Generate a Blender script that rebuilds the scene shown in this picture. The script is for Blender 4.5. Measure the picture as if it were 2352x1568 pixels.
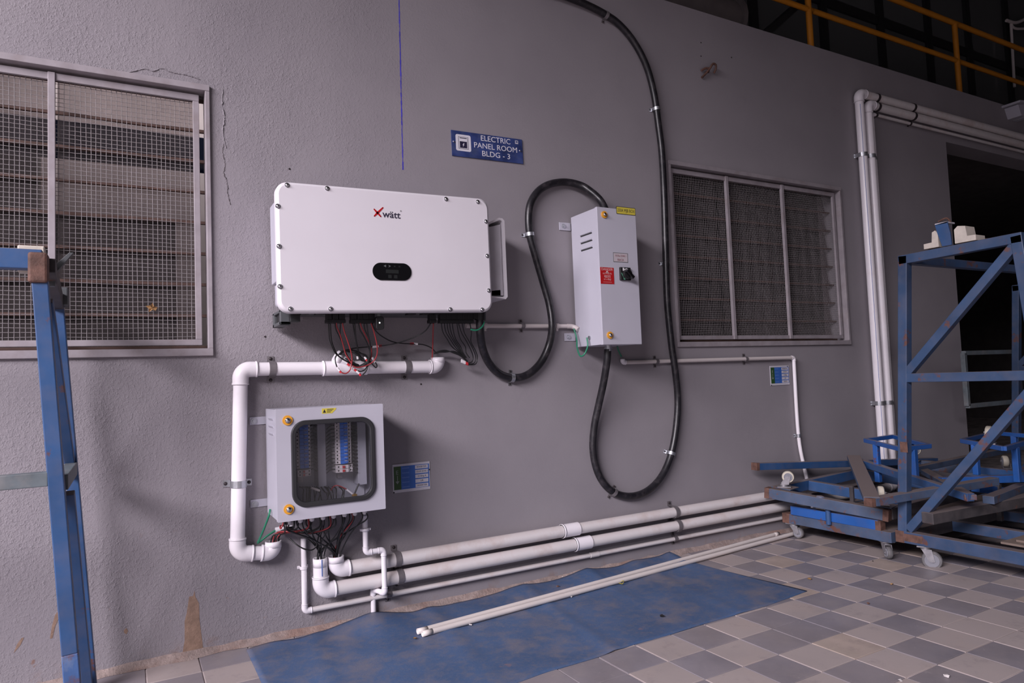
import bpy, bmesh, math, random
from mathutils import Vector, Matrix
random.seed(7)
for o in list(bpy.data.objects): bpy.data.objects.remove(o, do_unlink=True)
SC = bpy.context.scene
COL = SC.collection
V = Vector

# ------------------------------------------------------------------ camera
CR = V((0.87383203, -0.48465996, -0.03901664))
CU = V((0.00742864, -0.06692672, 0.99773024))
CF = V((0.48617116, 0.87213848, 0.05488235))
CK = 1567.741
CC = V((0.0, -3.344, 1.144))
cam = bpy.data.cameras.new('camera'); camo = bpy.data.objects.new('camera', cam); COL.objects.link(camo)
cam.sensor_fit = 'HORIZONTAL'; cam.sensor_width = 36.0; cam.lens = CK / 2352 * 36.0; cam.clip_start = 0.05
camo.matrix_world = Matrix(((CR.x, CU.x, -CF.x, CC.x), (CR.y, CU.y, -CF.y, CC.y), (CR.z, CU.z, -CF.z, CC.z), (0, 0, 0, 1)))
SC.camera = camo
# ------------------------------------------------------------------ world, light, exposure
w = bpy.data.worlds.new('sky'); SC.world = w; w.use_nodes = True
bg = w.node_tree.nodes['Background']; bg.inputs[0].default_value = (0.86, 0.86, 1.0, 1); bg.inputs[1].default_value = 0.22
def area(name, loc, target, sx, sy, power, col):
    l = bpy.data.lights.new(name, 'AREA'); l.shape = 'RECTANGLE'; l.size = sx; l.size_y = sy; l.energy = power; l.color = col
    o = bpy.data.objects.new(name, l); COL.objects.link(o); o.location = loc
    o.rotation_euler = (V(target) - V(loc)).to_track_quat('-Z', 'Y').to_euler()
    return o
area('daylight_from_open_side', (-8.77, -6.53, 6.59), (1.5, 0, 1.2), 9.0, 2.6, 3150, (1.0, 0.925, 1.0))
area('panel_room_added_light', (0.4, 1.1, 3.3), (0.4, 1.1, 0), 2.4, 0.15, 26, (1.0, 0.93, 0.95))  # added lamp that brightens the room behind the louvres
SC.view_settings.view_transform = 'Standard'; SC.view_settings.look = 'None'
SC.view_settings.gamma = 1.0; SC.view_settings.use_curve_mapping = False
SC.view_settings.exposure = 0.0

# ------------------------------------------------------------------ measuring helpers (sight line meets a plane of the room)
def ray(px, py): return CF + CR * ((px - 1176) / CK) - CU * ((py - 784) / CK)
def P(px, py, y=0.0):
    d = ray(px, py); return CC + d * ((y - CC.y) / d.y)
def G(px, py, z=0.0):
    d = ray(px, py); return CC + d * ((z - CC.z) / d.z)
def SX(px, py, x):
    d = ray(px, py); return CC + d * ((x - CC.x) / d.x)

# ------------------------------------------------------------------ materials
MATS = {}
def mat(name, col, rough=0.5, metal=0.0, var=0.08, vscale=7.0, bump=0.0, bscale=120.0, spec=0.5,
        dust=0.0, dustcol=(0.19, 0.15, 0.14), rust=0.0, stain=None, stain_amt=0.0, stain_scale=3.0, emit=0.0, coat=0.0):
    if name in MATS: return MATS[name]
    m = bpy.data.materials.new(name); m.use_nodes = True; nt = m.node_tree; N = nt.nodes; L = nt.links
    b = N['Principled BSDF']
    b.inputs['Roughness'].default_value = rough; b.inputs['Metallic'].default_value = metal
    b.inputs['Specular IOR Level'].default_value = spec
    if coat: b.inputs['Coat Weight'].default_value = coat
    geo = N.new('ShaderNodeNewGeometry')
    def noise(scale, detail=4.0, rough_=0.55):
        n = N.new('ShaderNodeTexNoise'); n.inputs['Scale'].default_value = scale; n.inputs['Detail'].default_value = detail
        n.inputs['Roughness'].default_value = rough_; L.new(geo.outputs['Position'], n.inputs['Vector']); return n
    def ramp(src, a, c):
        r = N.new('ShaderNodeMapRange'); r.inputs['From Min'].default_value = a; r.inputs['From Max'].default_value = c
        L.new(src, r.inputs['Value']); return r.outputs['Result']
    def mix(fac, a, c):
        x = N.new('ShaderNodeMix'); x.data_type = 'RGBA'
        if hasattr(fac, 'links') or not isinstance(fac, (int, float)): L.new(fac, x.inputs[0])
        else: x.inputs[0].default_value = fac
        for i, s in ((6, a), (7, c)):
            if isinstance(s, tuple): x.inputs[i].default_value = (*s[:3], 1)
            else: L.new(s, x.inputs[i])
        return x.outputs[2]
    def mul(a, c):
        x = N.new('ShaderNodeMath'); x.operation = 'MULTIPLY'
        for i, s in ((0, a), (1, c)):
            if isinstance(s, (int, float)): x.inputs[i].default_value = s
            else: L.new(s, x.inputs[i])
        return x.outputs[0]
    c0 = tuple(max(0, v * (1 - var)) for v in col); c1 = tuple(v * (1 + var) for v in col)
    cur = mix(ramp(noise(vscale).outputs['Fac'], 0.3, 0.7), c0, c1)
    if stain: cur = mix(mul(ramp(noise(stain_scale, 6, 0.65).outputs['Fac'], 0.5, 0.75), stain_amt), cur, stain)
    if rust: cur = mix(mul(ramp(noise(9, 6, 0.7).outputs['Fac'], 0.66 - 0.14 * rust, 0.70 - 0.1 * rust), 0.9), cur, (0.13, 0.05, 0.03))
    if dust:
        sp = N.new('ShaderNodeSeparateXYZ'); L.new(geo.outputs['Normal'], sp.inputs[0])
        cur = mix(mul(ramp(sp.outputs['Z'], 0.35, 0.8), dust), cur, dustcol)
        cur = mix(mul(ramp(noise(14, 5).outputs['Fac'], 0.4, 0.75), dust * 0.22), cur, dustcol)
    if name.endswith('_tile'):
        cur = mix(mul(ramp(noise(1.1, 6, 0.7).outputs['Fac'], 0.40, 0.75), 0.55), cur, (0.33, 0.275, 0.26)); cur = mix(mul(ramp(noise(9, 8, 0.75).outputs['Fac'], 0.55, 0.75), 0.5), cur, (0.17, 0.15, 0.16)); cur = mix(mul(ramp(noise(38, 6, 0.7).outputs['Fac'], 0.60, 0.75), 0.4), cur, (0.46, 0.41, 0.41))
    if name == 'blue_rubber_mat':
        cur = mix(mul(ramp(noise(17, 8, 0.75).outputs['Fac'], 0.48, 0.72), 0.55), cur, (0.17, 0.155, 0.17)); cur = mix(mul(ramp(noise(70, 6, 0.7).outputs['Fac'], 0.5, 0.7), 0.35), cur, (0.16, 0.16, 0.20))
        cur = mix(mul(ramp(noise(4.3, 5, 0.6).outputs['Fac'], 0.68, 0.76), 0.8), cur, (0.30, 0.17, 0.14))
    L.new(cur, b.inputs['Base Color'])
    if bump:
        bn = N.new('ShaderNodeBump'); bn.inputs['Strength'].default_value = bump; bn.inputs['Distance'].default_value = 0.01
        L.new(noise(bscale, 5, 0.6).outputs['Fac'], bn.inputs['Height']); L.new(bn.outputs['Normal'], b.inputs['Normal'])
    if emit: 
        b.inputs['Emission Strength'].default_value = emit; b.inputs['Emission Color'].default_value = (*col, 1)
    MATS[name] = m; return m

def wall_material():
    m = bpy.data.materials.new('painted_plaster'); m.use_nodes = True; nt = m.node_tree; N = nt.nodes; L = nt.links
    b = N['Principled BSDF']; b.inputs['Roughness'].default_value = 0.8; b.inputs['Specular IOR Level'].default_value = 0.3
    geo = N.new('ShaderNodeNewGeometry')
    def noise(scale, detail=4.0, r=0.55):
        n = N.new('ShaderNodeTexNoise'); n.inputs['Scale'].default_value = scale; n.inputs['Detail'].default_value = detail
        n.inputs['Roughness'].default_value = r; L.new(geo.outputs['Position'], n.inputs['Vector']); return n.outputs['Fac']
    def rng(s, a, c, lo=0.0, hi=1.0):
        r = N.new('ShaderNodeMapRange'); r.inputs['From Min'].default_value = a; r.inputs['From Max'].default_value = c
        r.inputs['To Min'].default_value = lo; r.inputs['To Max'].default_value = hi; L.new(s, r.inputs['Value']); return r.outputs['Result']
    def mixc(f, a, c):
        x = N.new('ShaderNodeMix'); x.data_type = 'RGBA'
        L.new(f, x.inputs[0])
        for i, s in ((6, a), (7, c)):
            if isinstance(s, tuple): x.inputs[i].default_value = (*s, 1)
            else: L.new(s, x.inputs[i])
        return x.outputs[2]
    def math_(op, a, c):
        x = N.new('ShaderNodeMath'); x.operation = op
        for i, s in ((0, a), (1, c)):
            if isinstance(s, (int, float)): x.inputs[i].default_value = s
            else: L.new(s, x.inputs[i])
        return x.outputs[0]
    cur = mixc(rng(noise(1.6, 5), 0.3, 0.7), (0.250, 0.229, 0.250), (0.292, 0.268, 0.288))
    cur = mixc(rng(noise(5, 6, 0.7), 0.58, 0.8, 0, 0.35), cur, (0.205, 0.190, 0.208))
    sp = N.new('ShaderNodeSeparateXYZ'); L.new(geo.outputs['Position'], sp.inputs[0])
    # brick dust caked along the foot of the wall
    foot = math_('MULTIPLY', rng(sp.outputs['Z'], 0.0, 0.10, 1, 0), rng(noise(11, 6, 0.7), 0.52, 0.72, 0, .7))
    cur = mixc(foot, cur, (0.25, 0.15, 0.11))
    # scattered bare spots low on the left
    sl = math_('MULTIPLY', rng(sp.outputs['Z'], 0.1, 0.65, 1, 0), rng(sp.outputs['X'], 0.2, 0.9, 1, 0))
    cur = mixc(math_('MULTIPLY', sl, rng(noise(16, 4, 0.6), 0.66, 0.71, 0, 0.8)), cur, (0.22, 0.13, 0.10))
    L.new(cur, b.inputs['Base Color'])
    # trowelled stucco: coarse on the left, smoother to the right
    coarse = rng(sp.outputs['X'], 0.35, 1.5, 1.0, 0.10)
    h = math_('ADD', math_('MULTIPLY', noise(170, 3, 0.6), 0.9), math_('ADD', math_('MULTIPLY', rng(noise(75, 4, 0.6), 0.5, 0.75), 0.9), math_('MULTIPLY', rng(noise(24, 5, 0.65), 0.4, 0.7), 0.35)))
    h = math_('MULTIPLY', math_('MULTIPLY', h, rng(noise(2.2, 4), 0.35, 0.65, 0.25, 1.2)), coarse)
    bn = N.new('ShaderNodeBump'); bn.inputs['Strength'].default_value = 0.45; bn.inputs['Distance'].default_value = 0.007
    L.new(h, bn.inputs['Height']); L.new(bn.outputs['Normal'], b.inputs['Normal'])
    return m
M_WALL = wall_material()
M_WHITE = mat('white_powder_coat', (0.69, 0.66, 0.70), 0.42, var=0.02, vscale=4, bump=0.03, bscale=400)
M_GREYBOX = mat('light_grey_enclosure_paint', (0.475, 0.465, 0.53), 0.4, var=0.02, bump=0.02, bscale=300)
M_PVC = mat('white_pvc', (0.84, 0.80, 0.84), 0.32, var=0.03, vscale=5, stain=(0.55, 0.42, 0.38), stain_amt=0.25, stain_scale=5)
M_PVCDIRTY = mat('dusty_white_pvc', (0.70, 0.66, 0.66), 0.4, var=0.05, vscale=6, stain=(0.42, 0.28, 0.23), stain_amt=0.55, stain_scale=6, dust=0.25, dustcol=(0.45, 0.36, 0.34))
M_PVCOLD = mat('off_white_conduit', (0.62, 0.56, 0.55), 0.4, var=0.06)
M_BLUELINE = mat('blue_print_line', (0.12, 0.2, 0.5), 0.5)
M_BLACKCABLE = mat('black_cable_sheath', (0.012, 0.011, 0.014), 0.36, var=0.3, vscale=20, bump=0.05, bscale=90, stain=(0.12, 0.10, 0.11), stain_amt=0.35, stain_scale=30)
M_WIREK = mat('black_wire', (0.012, 0.012, 0.013), 0.4)
M_WIRER = mat('red_wire', (0.30, 0.03, 0.035), 0.4)
M_WIREG = mat('green_wire', (0.02, 0.20, 0.11), 0.4)
M_SLEEVEW = mat('white_sleeve', (0.75, 0.72, 0.74), 0.5)
M_SLEEVER = mat('red_sleeve', (0.55, 0.03, 0.04), 0.45)
M_BLACKPL = mat('black_plastic', (0.012, 0.012, 0.013), 0.5)
M_BLACKGL = mat('black_gloss_panel', (0.006, 0.006, 0.007), 0.18)
M_ICON = mat('grey_icon_print', (0.11, 0.12, 0.12), 0.5)
M_LCD = mat('dark_lcd', (0.018, 0.02, 0.02), 0.3)
M_LED = mat('led_white', (0.9, 1.0, 0.92), 0.3, emit=1.5)
M_STEEL = mat('galvanised_steel', (0.52, 0.53, 0.56), 0.38, metal=0.9, var=0.12, vscale=40)
M_DULLSTEEL = mat('dull_grey_strap', (0.22, 0.20, 0.21), 0.5, metal=0.5, var=0.15, vscale=30)
M_CHROME = mat('chrome', (0.7, 0.7, 0.72), 0.18, metal=1.0, var=0.02)
M_DARKSCREW = mat('dark_screw_head', (0.03, 0.022, 0.025), 0.5)
M_ORANGE = mat('orange_ring', (0.72, 0.33, 0.03), 0.45)
M_RUBBER = mat('black_rubber_gasket', (0.025, 0.025, 0.028), 0.45)
M_BRACKET = mat('dark_cast_bracket', (0.075, 0.08, 0.085), 0.45)
M_YELLOW = mat('yellow_sticker', (0.62, 0.52, 0.07), 0.5)
M_INK = mat('black_ink', (0.02, 0.02, 0.025), 0.6)
M_LOGOINK = mat('dark_violet_ink', (0.035, 0.03, 0.055), 0.5)
M_RED = mat('red_print', (0.42, 0.012, 0.015), 0.4)
M_LOGORED = mat('logo_red', (0.45, 0.01, 0.015), 0.4)
M_PALEINK = mat('pale_pink_ink', (0.62, 0.42, 0.42), 0.5)
M_MAROON = mat('maroon_ink', (0.16, 0.03, 0.04), 0.5)
M_PAPER = mat('laminated_paper', (0.55, 0.53, 0.58), 0.3)
M_PLABLUE = mat('placard_blue', (0.035, 0.12, 0.42), 0.35)
M_PLABLUE2 = mat('placard_pale_blue_ink', (0.09, 0.19, 0.5), 0.35)
M_PLADKB = mat('placard_dark_blue', (0.03, 0.04, 0.17), 0.4)
M_PLAGREEN = mat('placard_green', (0.025, 0.075, 0.02), 0.35)
M_PLAINKG = mat('placard_pale_ink', (0.24, 0.27, 0.25), 0.4)
M_SIGNBLUE = mat('sign_blue', (0.034, 0.052, 0.165), 0.35, var=0.4, vscale=12, stain=(0.10, 0.12, 0.17), stain_amt=0.5, stain_scale=16)
M_SIGNWHITE = mat('sign_white', (0.70, 0.68, 0.74), 0.4)
M_SIGNDARK = mat('sign_dark', (0.025, 0.02, 0.05), 0.4)
M_BLUE = mat('blue_paint', (0.026, 0.078, 0.20), 0.42, var=0.16, vscale=5, dust=0.85, rust=0.35, bump=0.03, bscale=60)
M_BLUE2 = mat('bright_blue_paint', (0.018, 0.10, 0.36), 0.38, var=0.12, vscale=5, dust=0.55, rust=0.2)
M_BLUET = mat('faded_blue_paint', (0.034, 0.070, 0.150), 0.45, var=0.2, vscale=5, dust=0.9, rust=0.5, bump=0.03, bscale=60)
M_DUSTYBLUE = mat('dusty_blue_paint', (0.055, 0.085, 0.15), 0.55, var=0.25, vscale=6, dust=0.95, rust=0.7)
M_DARKSTEEL = mat('dusty_dark_steel', (0.055, 0.05, 0.055), 0.6, var=0.2, dust=0.9, rust=0.5)
M_RUST = mat('rusty_steel', (0.12, 0.06, 0.045), 0.75, var=0.4, vscale=30, bump=0.2, bscale=120)
M_GREYPAINT = mat('worn_grey_paint', (0.12, 0.145, 0.16), 0.5, var=0.25, vscale=12, stain=(0.26, 0.23, 0.22), stain_amt=0.6, stain_scale=8)
M_CREAM = mat('cream_nylon_wheel', (0.60, 0.55, 0.45), 0.45, var=0.08)
M_GREYWHEEL = mat('grey_rubber_wheel', (0.13, 0.125, 0.13), 0.6, var=0.2, vscale=40, stain=(0.3, 0.26, 0.25), stain_amt=0.5, stain_scale=12)
M_GREYHUB = mat('grey_wheel_hub', (0.22, 0.22, 0.25), 0.45)
M_ZINC = mat('zinc_fork', (0.30, 0.29, 0.31), 0.45, metal=0.6, var=0.2, vscale=30)
M_FOAM = mat('cream_foam_block', (0.55, 0.50, 0.44), 0.8, var=0.12, vscale=20, bump=0.15, bscale=70)
M_WOOD = mat('dusty_plywood', (0.20, 0.15, 0.125), 0.8, var=0.2, vscale=9)
M_RAIL = mat('orange_yellow_rail_paint', (0.46, 0.17, 0.010), 0.45, var=0.08)
M_WINFRAME = mat('lilac_grey_window_paint', (0.30, 0.27, 0.29), 0.5, var=0.12, vscale=14, stain=(0.17, 0.12, 0.10), stain_amt=0.4, stain_scale=9)
M_WIREMESH = mat('grey_wire_mesh', (0.25, 0.23, 0.235), 0.55, var=0.15, vscale=10)
M_LOUVRERAIL = mat('brown_louvre_rail', (0.09, 0.05, 0.04), 0.7, var=0.3, vscale=12)
M_DARKFRAME = mat('black_window_frame', (0.012, 0.012, 0.013), 0.5)
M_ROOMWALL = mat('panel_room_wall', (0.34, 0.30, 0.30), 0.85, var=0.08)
M_DARKSHAPE = mat('dark_invented_shape', (0.03, 0.03, 0.03), 0.6)  # for the invented dark shapes behind the louvres
M_NAVYBAND = mat('navy_invented_band', (0.012, 0.03, 0.09), 0.5)  # for the invented blue band behind the left louvres
M_CONCRETE = mat('dark_concrete', (0.12, 0.105, 0.105), 0.9, var=0.15)
M_CEIL = mat('dark_ceiling', (0.10, 0.095, 0.095), 0.9)  # even dark tone of the ceiling
M_DARKROOM = mat('dark_room_shade', (0.03, 0.028, 0.028), 0.9)  # near-black walls carry the darkness of the unlit rooms
M_FROST = mat('frosted_glow_pane', (0.42, 0.40, 0.42), 0.5, emit=0.03)  # faint glow put into the panes in place of daylight behind them
M_GROUT = mat('pale_grout', (0.62, 0.55, 0.54), 0.9, var=0.35, vscale=7, stain=(0.16, 0.12, 0.115), stain_amt=0.9, stain_scale=6)
M_TILEL = mat('warm_grey_tile', (0.40, 0.345, 0.335), 0.55, var=0.13, vscale=2.2, bump=0.02, bscale=90, stain=(0.45, 0.36, 0.32), stain_amt=0.5, stain_scale=3.5)
M_TILED = mat('slate_grey_tile', (0.215, 0.198, 0.225), 0.5, var=0.2, vscale=3, bump=0.02, bscale=90, stain=(0.31, 0.27, 0.265), stain_amt=0.6, stain_scale=4)
M_TILEY = mat('sandy_tile', (0.41, 0.33, 0.285), 0.6, var=0.2, vscale=6, stain=(0.42, 0.36, 0.30), stain_amt=0.6, stain_scale=7)
M_BRICKDUST = mat('brick_dust', (0.30, 0.235, 0.215), 0.95, var=0.25, vscale=25, bump=0.5, bscale=90, stain=(0.27, 0.145, 0.105), stain_amt=1.0, stain_scale=2.2)
M_CHALK = mat('blue_chalk', (0.06, 0.05, 0.42), 0.9, var=0.3, vscale=30)
M_LEAF = mat('dry_leaf', (0.30, 0.17, 0.07), 0.7, var=.5, vscale=60)
M_PUTTY = mat('pale_plaster_crumb', (0.6, 0.56, 0.55), 0.9)

def mat_mat():
    m = mat('blue_rubber_mat', (0.056, 0.105, 0.215), 0.55, var=0.14, vscale=3, bump=0.12, bscale=150,
            stain=(0.20, 0.175, 0.185), stain_amt=1.0, stain_scale=3.4)
    return m
M_MAT = mat_mat()
def glass_mat(name, tint, alpha, diff):
    m = bpy.data.materials.new(name); m.use_nodes = True; nt = m.node_tree; N = nt.nodes; L = nt.links
    out = N['Material Output']; N.remove(N['Principled BSDF'])
    tr = N.new('ShaderNodeBsdfTransparent'); tr.inputs[0].default_value = (*tint, 1)
    gl = N.new('ShaderNodeBsdfGlossy'); gl.inputs['Roughness'].default_value = 0.06
    df = N.new('ShaderNodeBsdfDiffuse'); df.inputs[0].default_value = (*diff, 1)
    a = N.new('ShaderNodeMixShader'); a.inputs[0].default_value = alpha
    L.new(tr.outputs[0], a.inputs[1]); L.new(df.outputs[0], a.inputs[2])
    lw = N.new('ShaderNodeLayerWeight'); lw.inputs[0].default_value = 0.5
    pw = N.new('ShaderNodeMath'); pw.operation = 'POWER'; pw.inputs[1].default_value = 4.5; L.new(lw.outputs['Facing'], pw.inputs[0])
    ma = N.new('ShaderNodeMath'); ma.operation = 'MULTIPLY_ADD'; ma.inputs[1].default_value = 0.7; ma.inputs[2].default_value = 0.03; L.new(pw.outputs[0], ma.inputs[0])
    c = N.new('ShaderNodeMixShader'); L.new(ma.outputs[0], c.inputs[0]); L.new(a.outputs[0], c.inputs[1]); L.new(gl.outputs[0], c.inputs[2])
    L.new(c.outputs[0], out.inputs[0]); return m
M_CLEAR = glass_mat('clear_door_glass', (0.96, 0.96, 0.97), 0.02, (0.3, 0.3, 0.3))
M_DUSTYGLASS = glass_mat('dusty_louvre_glass', (0.80, 0.77, 0.77), 0.16, (0.16, 0.14, 0.14))
M_DARKGLASS = glass_mat('dark_partition_glass', (0.25, 0.26, 0.26), 0.5, (0.17, 0.175, 0.175))

# ------------------------------------------------------------------ mesh helpers
def perp(d):
    d = d.normalized(); a = V((0, 0, 1)) if abs(d.z) < 0.9 else V((1, 0, 0))
    s = d.cross(a).normalized(); return s, s.cross(d).normalized()
class MB:
    def __init__(s): s.v = []; s.f = []; s.sm = []
    def add(s, vs, fs, smooth=False):
        k = len(s.v); s.v += [tuple(x) for x in vs]
        for f in fs: s.f.append([k + i for i in f]); s.sm.append(smooth)
        return s
    def box(s, x0, x1, y0, y1, z0, z1):
        return s.add([(x0, y0, z0), (x1, y0, z0), (x1, y1, z0), (x0, y1, z0), (x0, y0, z1), (x1, y0, z1), (x1, y1, z1), (x0, y1, z1)],
                     [(3, 2, 1, 0), (4, 5, 6, 7), (0, 1, 5, 4), (1, 2, 6, 5), (2, 3, 7, 6), (3, 0, 4, 7)])
    def bar(s, a, b, wd, ht, up=(0, 0, 1)):
        a = V(a); b = V(b); d = (b - a).normalized(); u = V(up); sd = d.cross(u)
        if sd.length < 1e-4: sd = d.cross(V((1, 0, 0)))
        sd.normalize(); u = sd.cross(d).normalized(); q = []
        for p in (a, b):
            q += [p - sd * wd / 2 - u * ht / 2, p + sd * wd / 2 - u * ht / 2, p + sd * wd / 2 + u * ht / 2, p - sd * wd / 2 + u * ht / 2]
        return s.add(q, [(3, 2, 1, 0), (4, 5, 6, 7), (0, 1, 5, 4), (1, 2, 6, 5), (2, 3, 7, 6), (3, 0, 4, 7)])
    def tube(s, pts, r, n=10, caps=True):
        pts = [V(p) for p in pts]; m = len(pts); rr = r if isinstance(r, (list, tuple)) else [r] * m
        d0 = (pts[1] - pts[0]).normalized(); sd, u = perp(d0); q = []
        for i, p in enumerate(pts):
            d = (pts[min(i + 1, m - 1)] - pts[max(i - 1, 0)]).normalized()
            sd = (sd - d * sd.dot(d)).normalized(); u = sd.cross(d).normalized()
            for k in range(n):
                t = 2 * math.pi * k / n; q.append(p + (sd * math.cos(t) + u * math.sin(t)) * rr[i])
        fs = [(i * n + k, i * n + (k + 1) % n, (i + 1) * n + (k + 1) % n, (i + 1) * n + k) for i in range(m - 1) for k in range(n)]
        s.add(q, fs, True)
        if caps:
            s.add(q[:n], [tuple(range(n - 1, -1, -1))]); s.add(q[-n:], [tuple(range(n))])
        return s
    def cyl(s, a, b, r, n=16): return s.tube([a, b], r, n)
    def ring(s, a, b, ro, ri, n=24):
        a = V(a); b = V(b); sd, u = perp(b - a); q = []; ro = ro * 1.006
        for p, r in ((a, ro), (b, ro), (b, ri), (a, ri)):
            for k in range(n):
                t = 2 * math.pi * k / n; q.append(p + (sd * math.cos(t) + u * math.sin(t)) * r)
        fs = [(j * n + k, j * n + (k + 1) % n, ((j + 1) % 4) * n + (k + 1) % n, ((j + 1) % 4) * n + k) for j in range(4) for k in range(n)]
        k0 = len(s.v); s.add(q, fs, False)
        for i in range(len(fs)): s.sm[-1 - i] = (len(fs) - 1 - i) // n in (0, 2)
        return s
    def prism(s, poly, f0, f1):      # poly 2D, f0/f1 map (a,b)->3D for both ends
        n = len(poly); q = [f0(*p) for p in poly] + [f1(*p) for p in poly]
        return s.add(q, [tuple(range(n - 1, -1, -1)), tuple(range(n, 2 * n))] + [(k, (k + 1) % n, n + (k + 1) % n, n + k) for k in range(n)])
    def dome(s, c, d, r, h, n=14, m=4):
        c = V(c); d = V(d).normalized(); sd, u = perp(d); q = []
        for j in range(m):
            t = j / m * math.pi / 2
            for k in range(n):
                a = 2 * math.pi * k / n; q.append(c + d * (h * math.sin(t)) + (sd * math.cos(a) + u * math.sin(a)) * r * math.cos(t))
        q.append(c + d * h)
        fs = [(j * n + k, j * n + (k + 1) % n, (j + 1) * n + (k + 1) % n, (j + 1) * n + k) for j in range(m - 1) for k in range(n)]
        fs += [((m - 1) * n + k, (m - 1) * n + (k + 1) % n, m * n) for k in range(n)]
        return s.add(q, fs, True)
WL = {}
def link(o, parent):
    COL.objects.link(o)
    if parent: o.parent = parent
def obj(name, mb, m, parent=None, bevel=0.0, origin=None):
    off = WL[parent.name] if parent else None
    me = bpy.data.meshes.new(name)
    vs = mb.v
    if parent is None:
        if origin is None:
            xs = [p[0] for p in vs]; ys = [p[1] for p in vs]; zs = [p[2] for p in vs]
            origin = ((min(xs) + max(xs)) / 2, (min(ys) + max(ys)) / 2, min(zs))
        off = V(origin)
    vs = [(p[0] - off.x, p[1] - off.y, p[2] - off.z) for p in vs]
    me.from_pydata(vs, [], mb.f)
    bm = bmesh.new(); bm.from_mesh(me); bmesh.ops.recalc_face_normals(bm, faces=bm.faces[:]); bm.to_mesh(me); bm.free()
    me.polygons.foreach_set('use_smooth', mb.sm); me.materials.append(m)
    o = bpy.data.objects.new(name, me); link(o, parent)
    if parent is None: o.location = off
    WL[o.name] = V(off)
    if bevel:
        b = o.modifiers.new('bevel', 'BEVEL'); b.width = bevel; b.segments = 2; b.limit_method = 'ANGLE'; b.angle_limit = 0.7
    return o
def tag(o, label, cat, group=None):
    o['label'] = label; o['category'] = cat
    if group: o['group'] = group
    return o
def thing(name, loc, label, cat, group=None):
    o = bpy.data.objects.new(name, None); COL.objects.link(o); o.location = loc; o.empty_display_size = 0.05; WL[o.name] = V(loc)
    return tag(o, label, cat, group)
def struct(name, mb, m, parent=None, bevel=0.0):
    o = obj(name, mb, m, parent, bevel, origin=(0, 0, 0) if parent is None else None)
    if parent is None: o['kind'] = 'structure'
    return o
def sempty(name, loc):
    o = bpy.data.objects.new(name, None); COL.objects.link(o); o.location = loc; WL[o.name] = V(loc); o['kind'] = 'structure'; o.empty_display_size = 0.05
    return o
def inst(proto, shift, parent):
    c = proto.copy(); COL.objects.link(c); c.parent = parent; c.location = proto.location + V(shift); WL[c.name] = WL[proto.name] + V(shift); return c
def copy_tree(o, parent=None, shift=(0, 0, 0)):
    c = o.copy(); COL.objects.link(c); c.parent = parent
    if parent is None: c.location = o.location + V(shift)
    WL[c.name] = WL[o.name] + V(shift)
    for ch in [x for x in bpy.data.objects if x.parent == o]: copy_tree(ch, c, shift)
    return c
def spline(pts, k=8):
    pts = [V(p) for p in pts]; out = []
    for i in range(len(pts) - 1):
        p0 = pts[max(i - 1, 0)]; p1 = pts[i]; p2 = pts[i + 1]; p3 = pts[min(i + 2, len(pts) - 1)]
        for j in range(k):
            t = j / k; out.append(0.5 * (2 * p1 + (p2 - p0) * t + (2 * p0 - 5 * p1 + 4 * p2 - p3) * t * t + (3 * p1 - p0 - 3 * p2 + p3) * t ** 3))
    out.append(pts[-1]); return out
def rrect(x0, x1, z0, z1, r, n=6):
    out = []
    for cx, cz, a in ((x1 - r, z1 - r, 0), (x0 + r, z1 - r, 90), (x0 + r, z0 + r, 180), (x1 - r, z0 + r, 270)):
        for k in range(n + 1):
            t = math.radians(a + 90 * k / n); out.append((cx + r * math.cos(t), cz + r * math.sin(t)))
    return out
def plate(poly, y0, y1, mb=None):
    mb = mb or MB(); return mb.prism(poly, lambda a, b: V((a, y0, b)), lambda a, b: V((a, y1, b)))
def text_mb(s, size, x, z, y, align='CENTER', tilt=0.0, sx=1.0, bold=0.0, mb=None):
    c = bpy.data.curves.new('t', 'FONT'); c.body = s; c.size = size; c.align_x = align; c.align_y = 'CENTER'; c.extrude = 0.0002; c.offset = bold; c.resolution_u = 3
    o = bpy.data.objects.new('t', c); me = bpy.data.meshes.new_from_object(o)
    mb = mb or MB(); ct, st = math.cos(tilt), math.sin(tilt)
    vs = [(x + v.co.x * sx * ct - v.co.y * st, y - v.co.z, z + v.co.x * sx * st + v.co.y * ct) for v in me.vertices]
    mb.add(vs, [list(p.vertices) for p in me.polygons])
    bpy.data.objects.remove(o); bpy.data.curves.remove(c); bpy.data.meshes.remove(me); return mb

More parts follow.
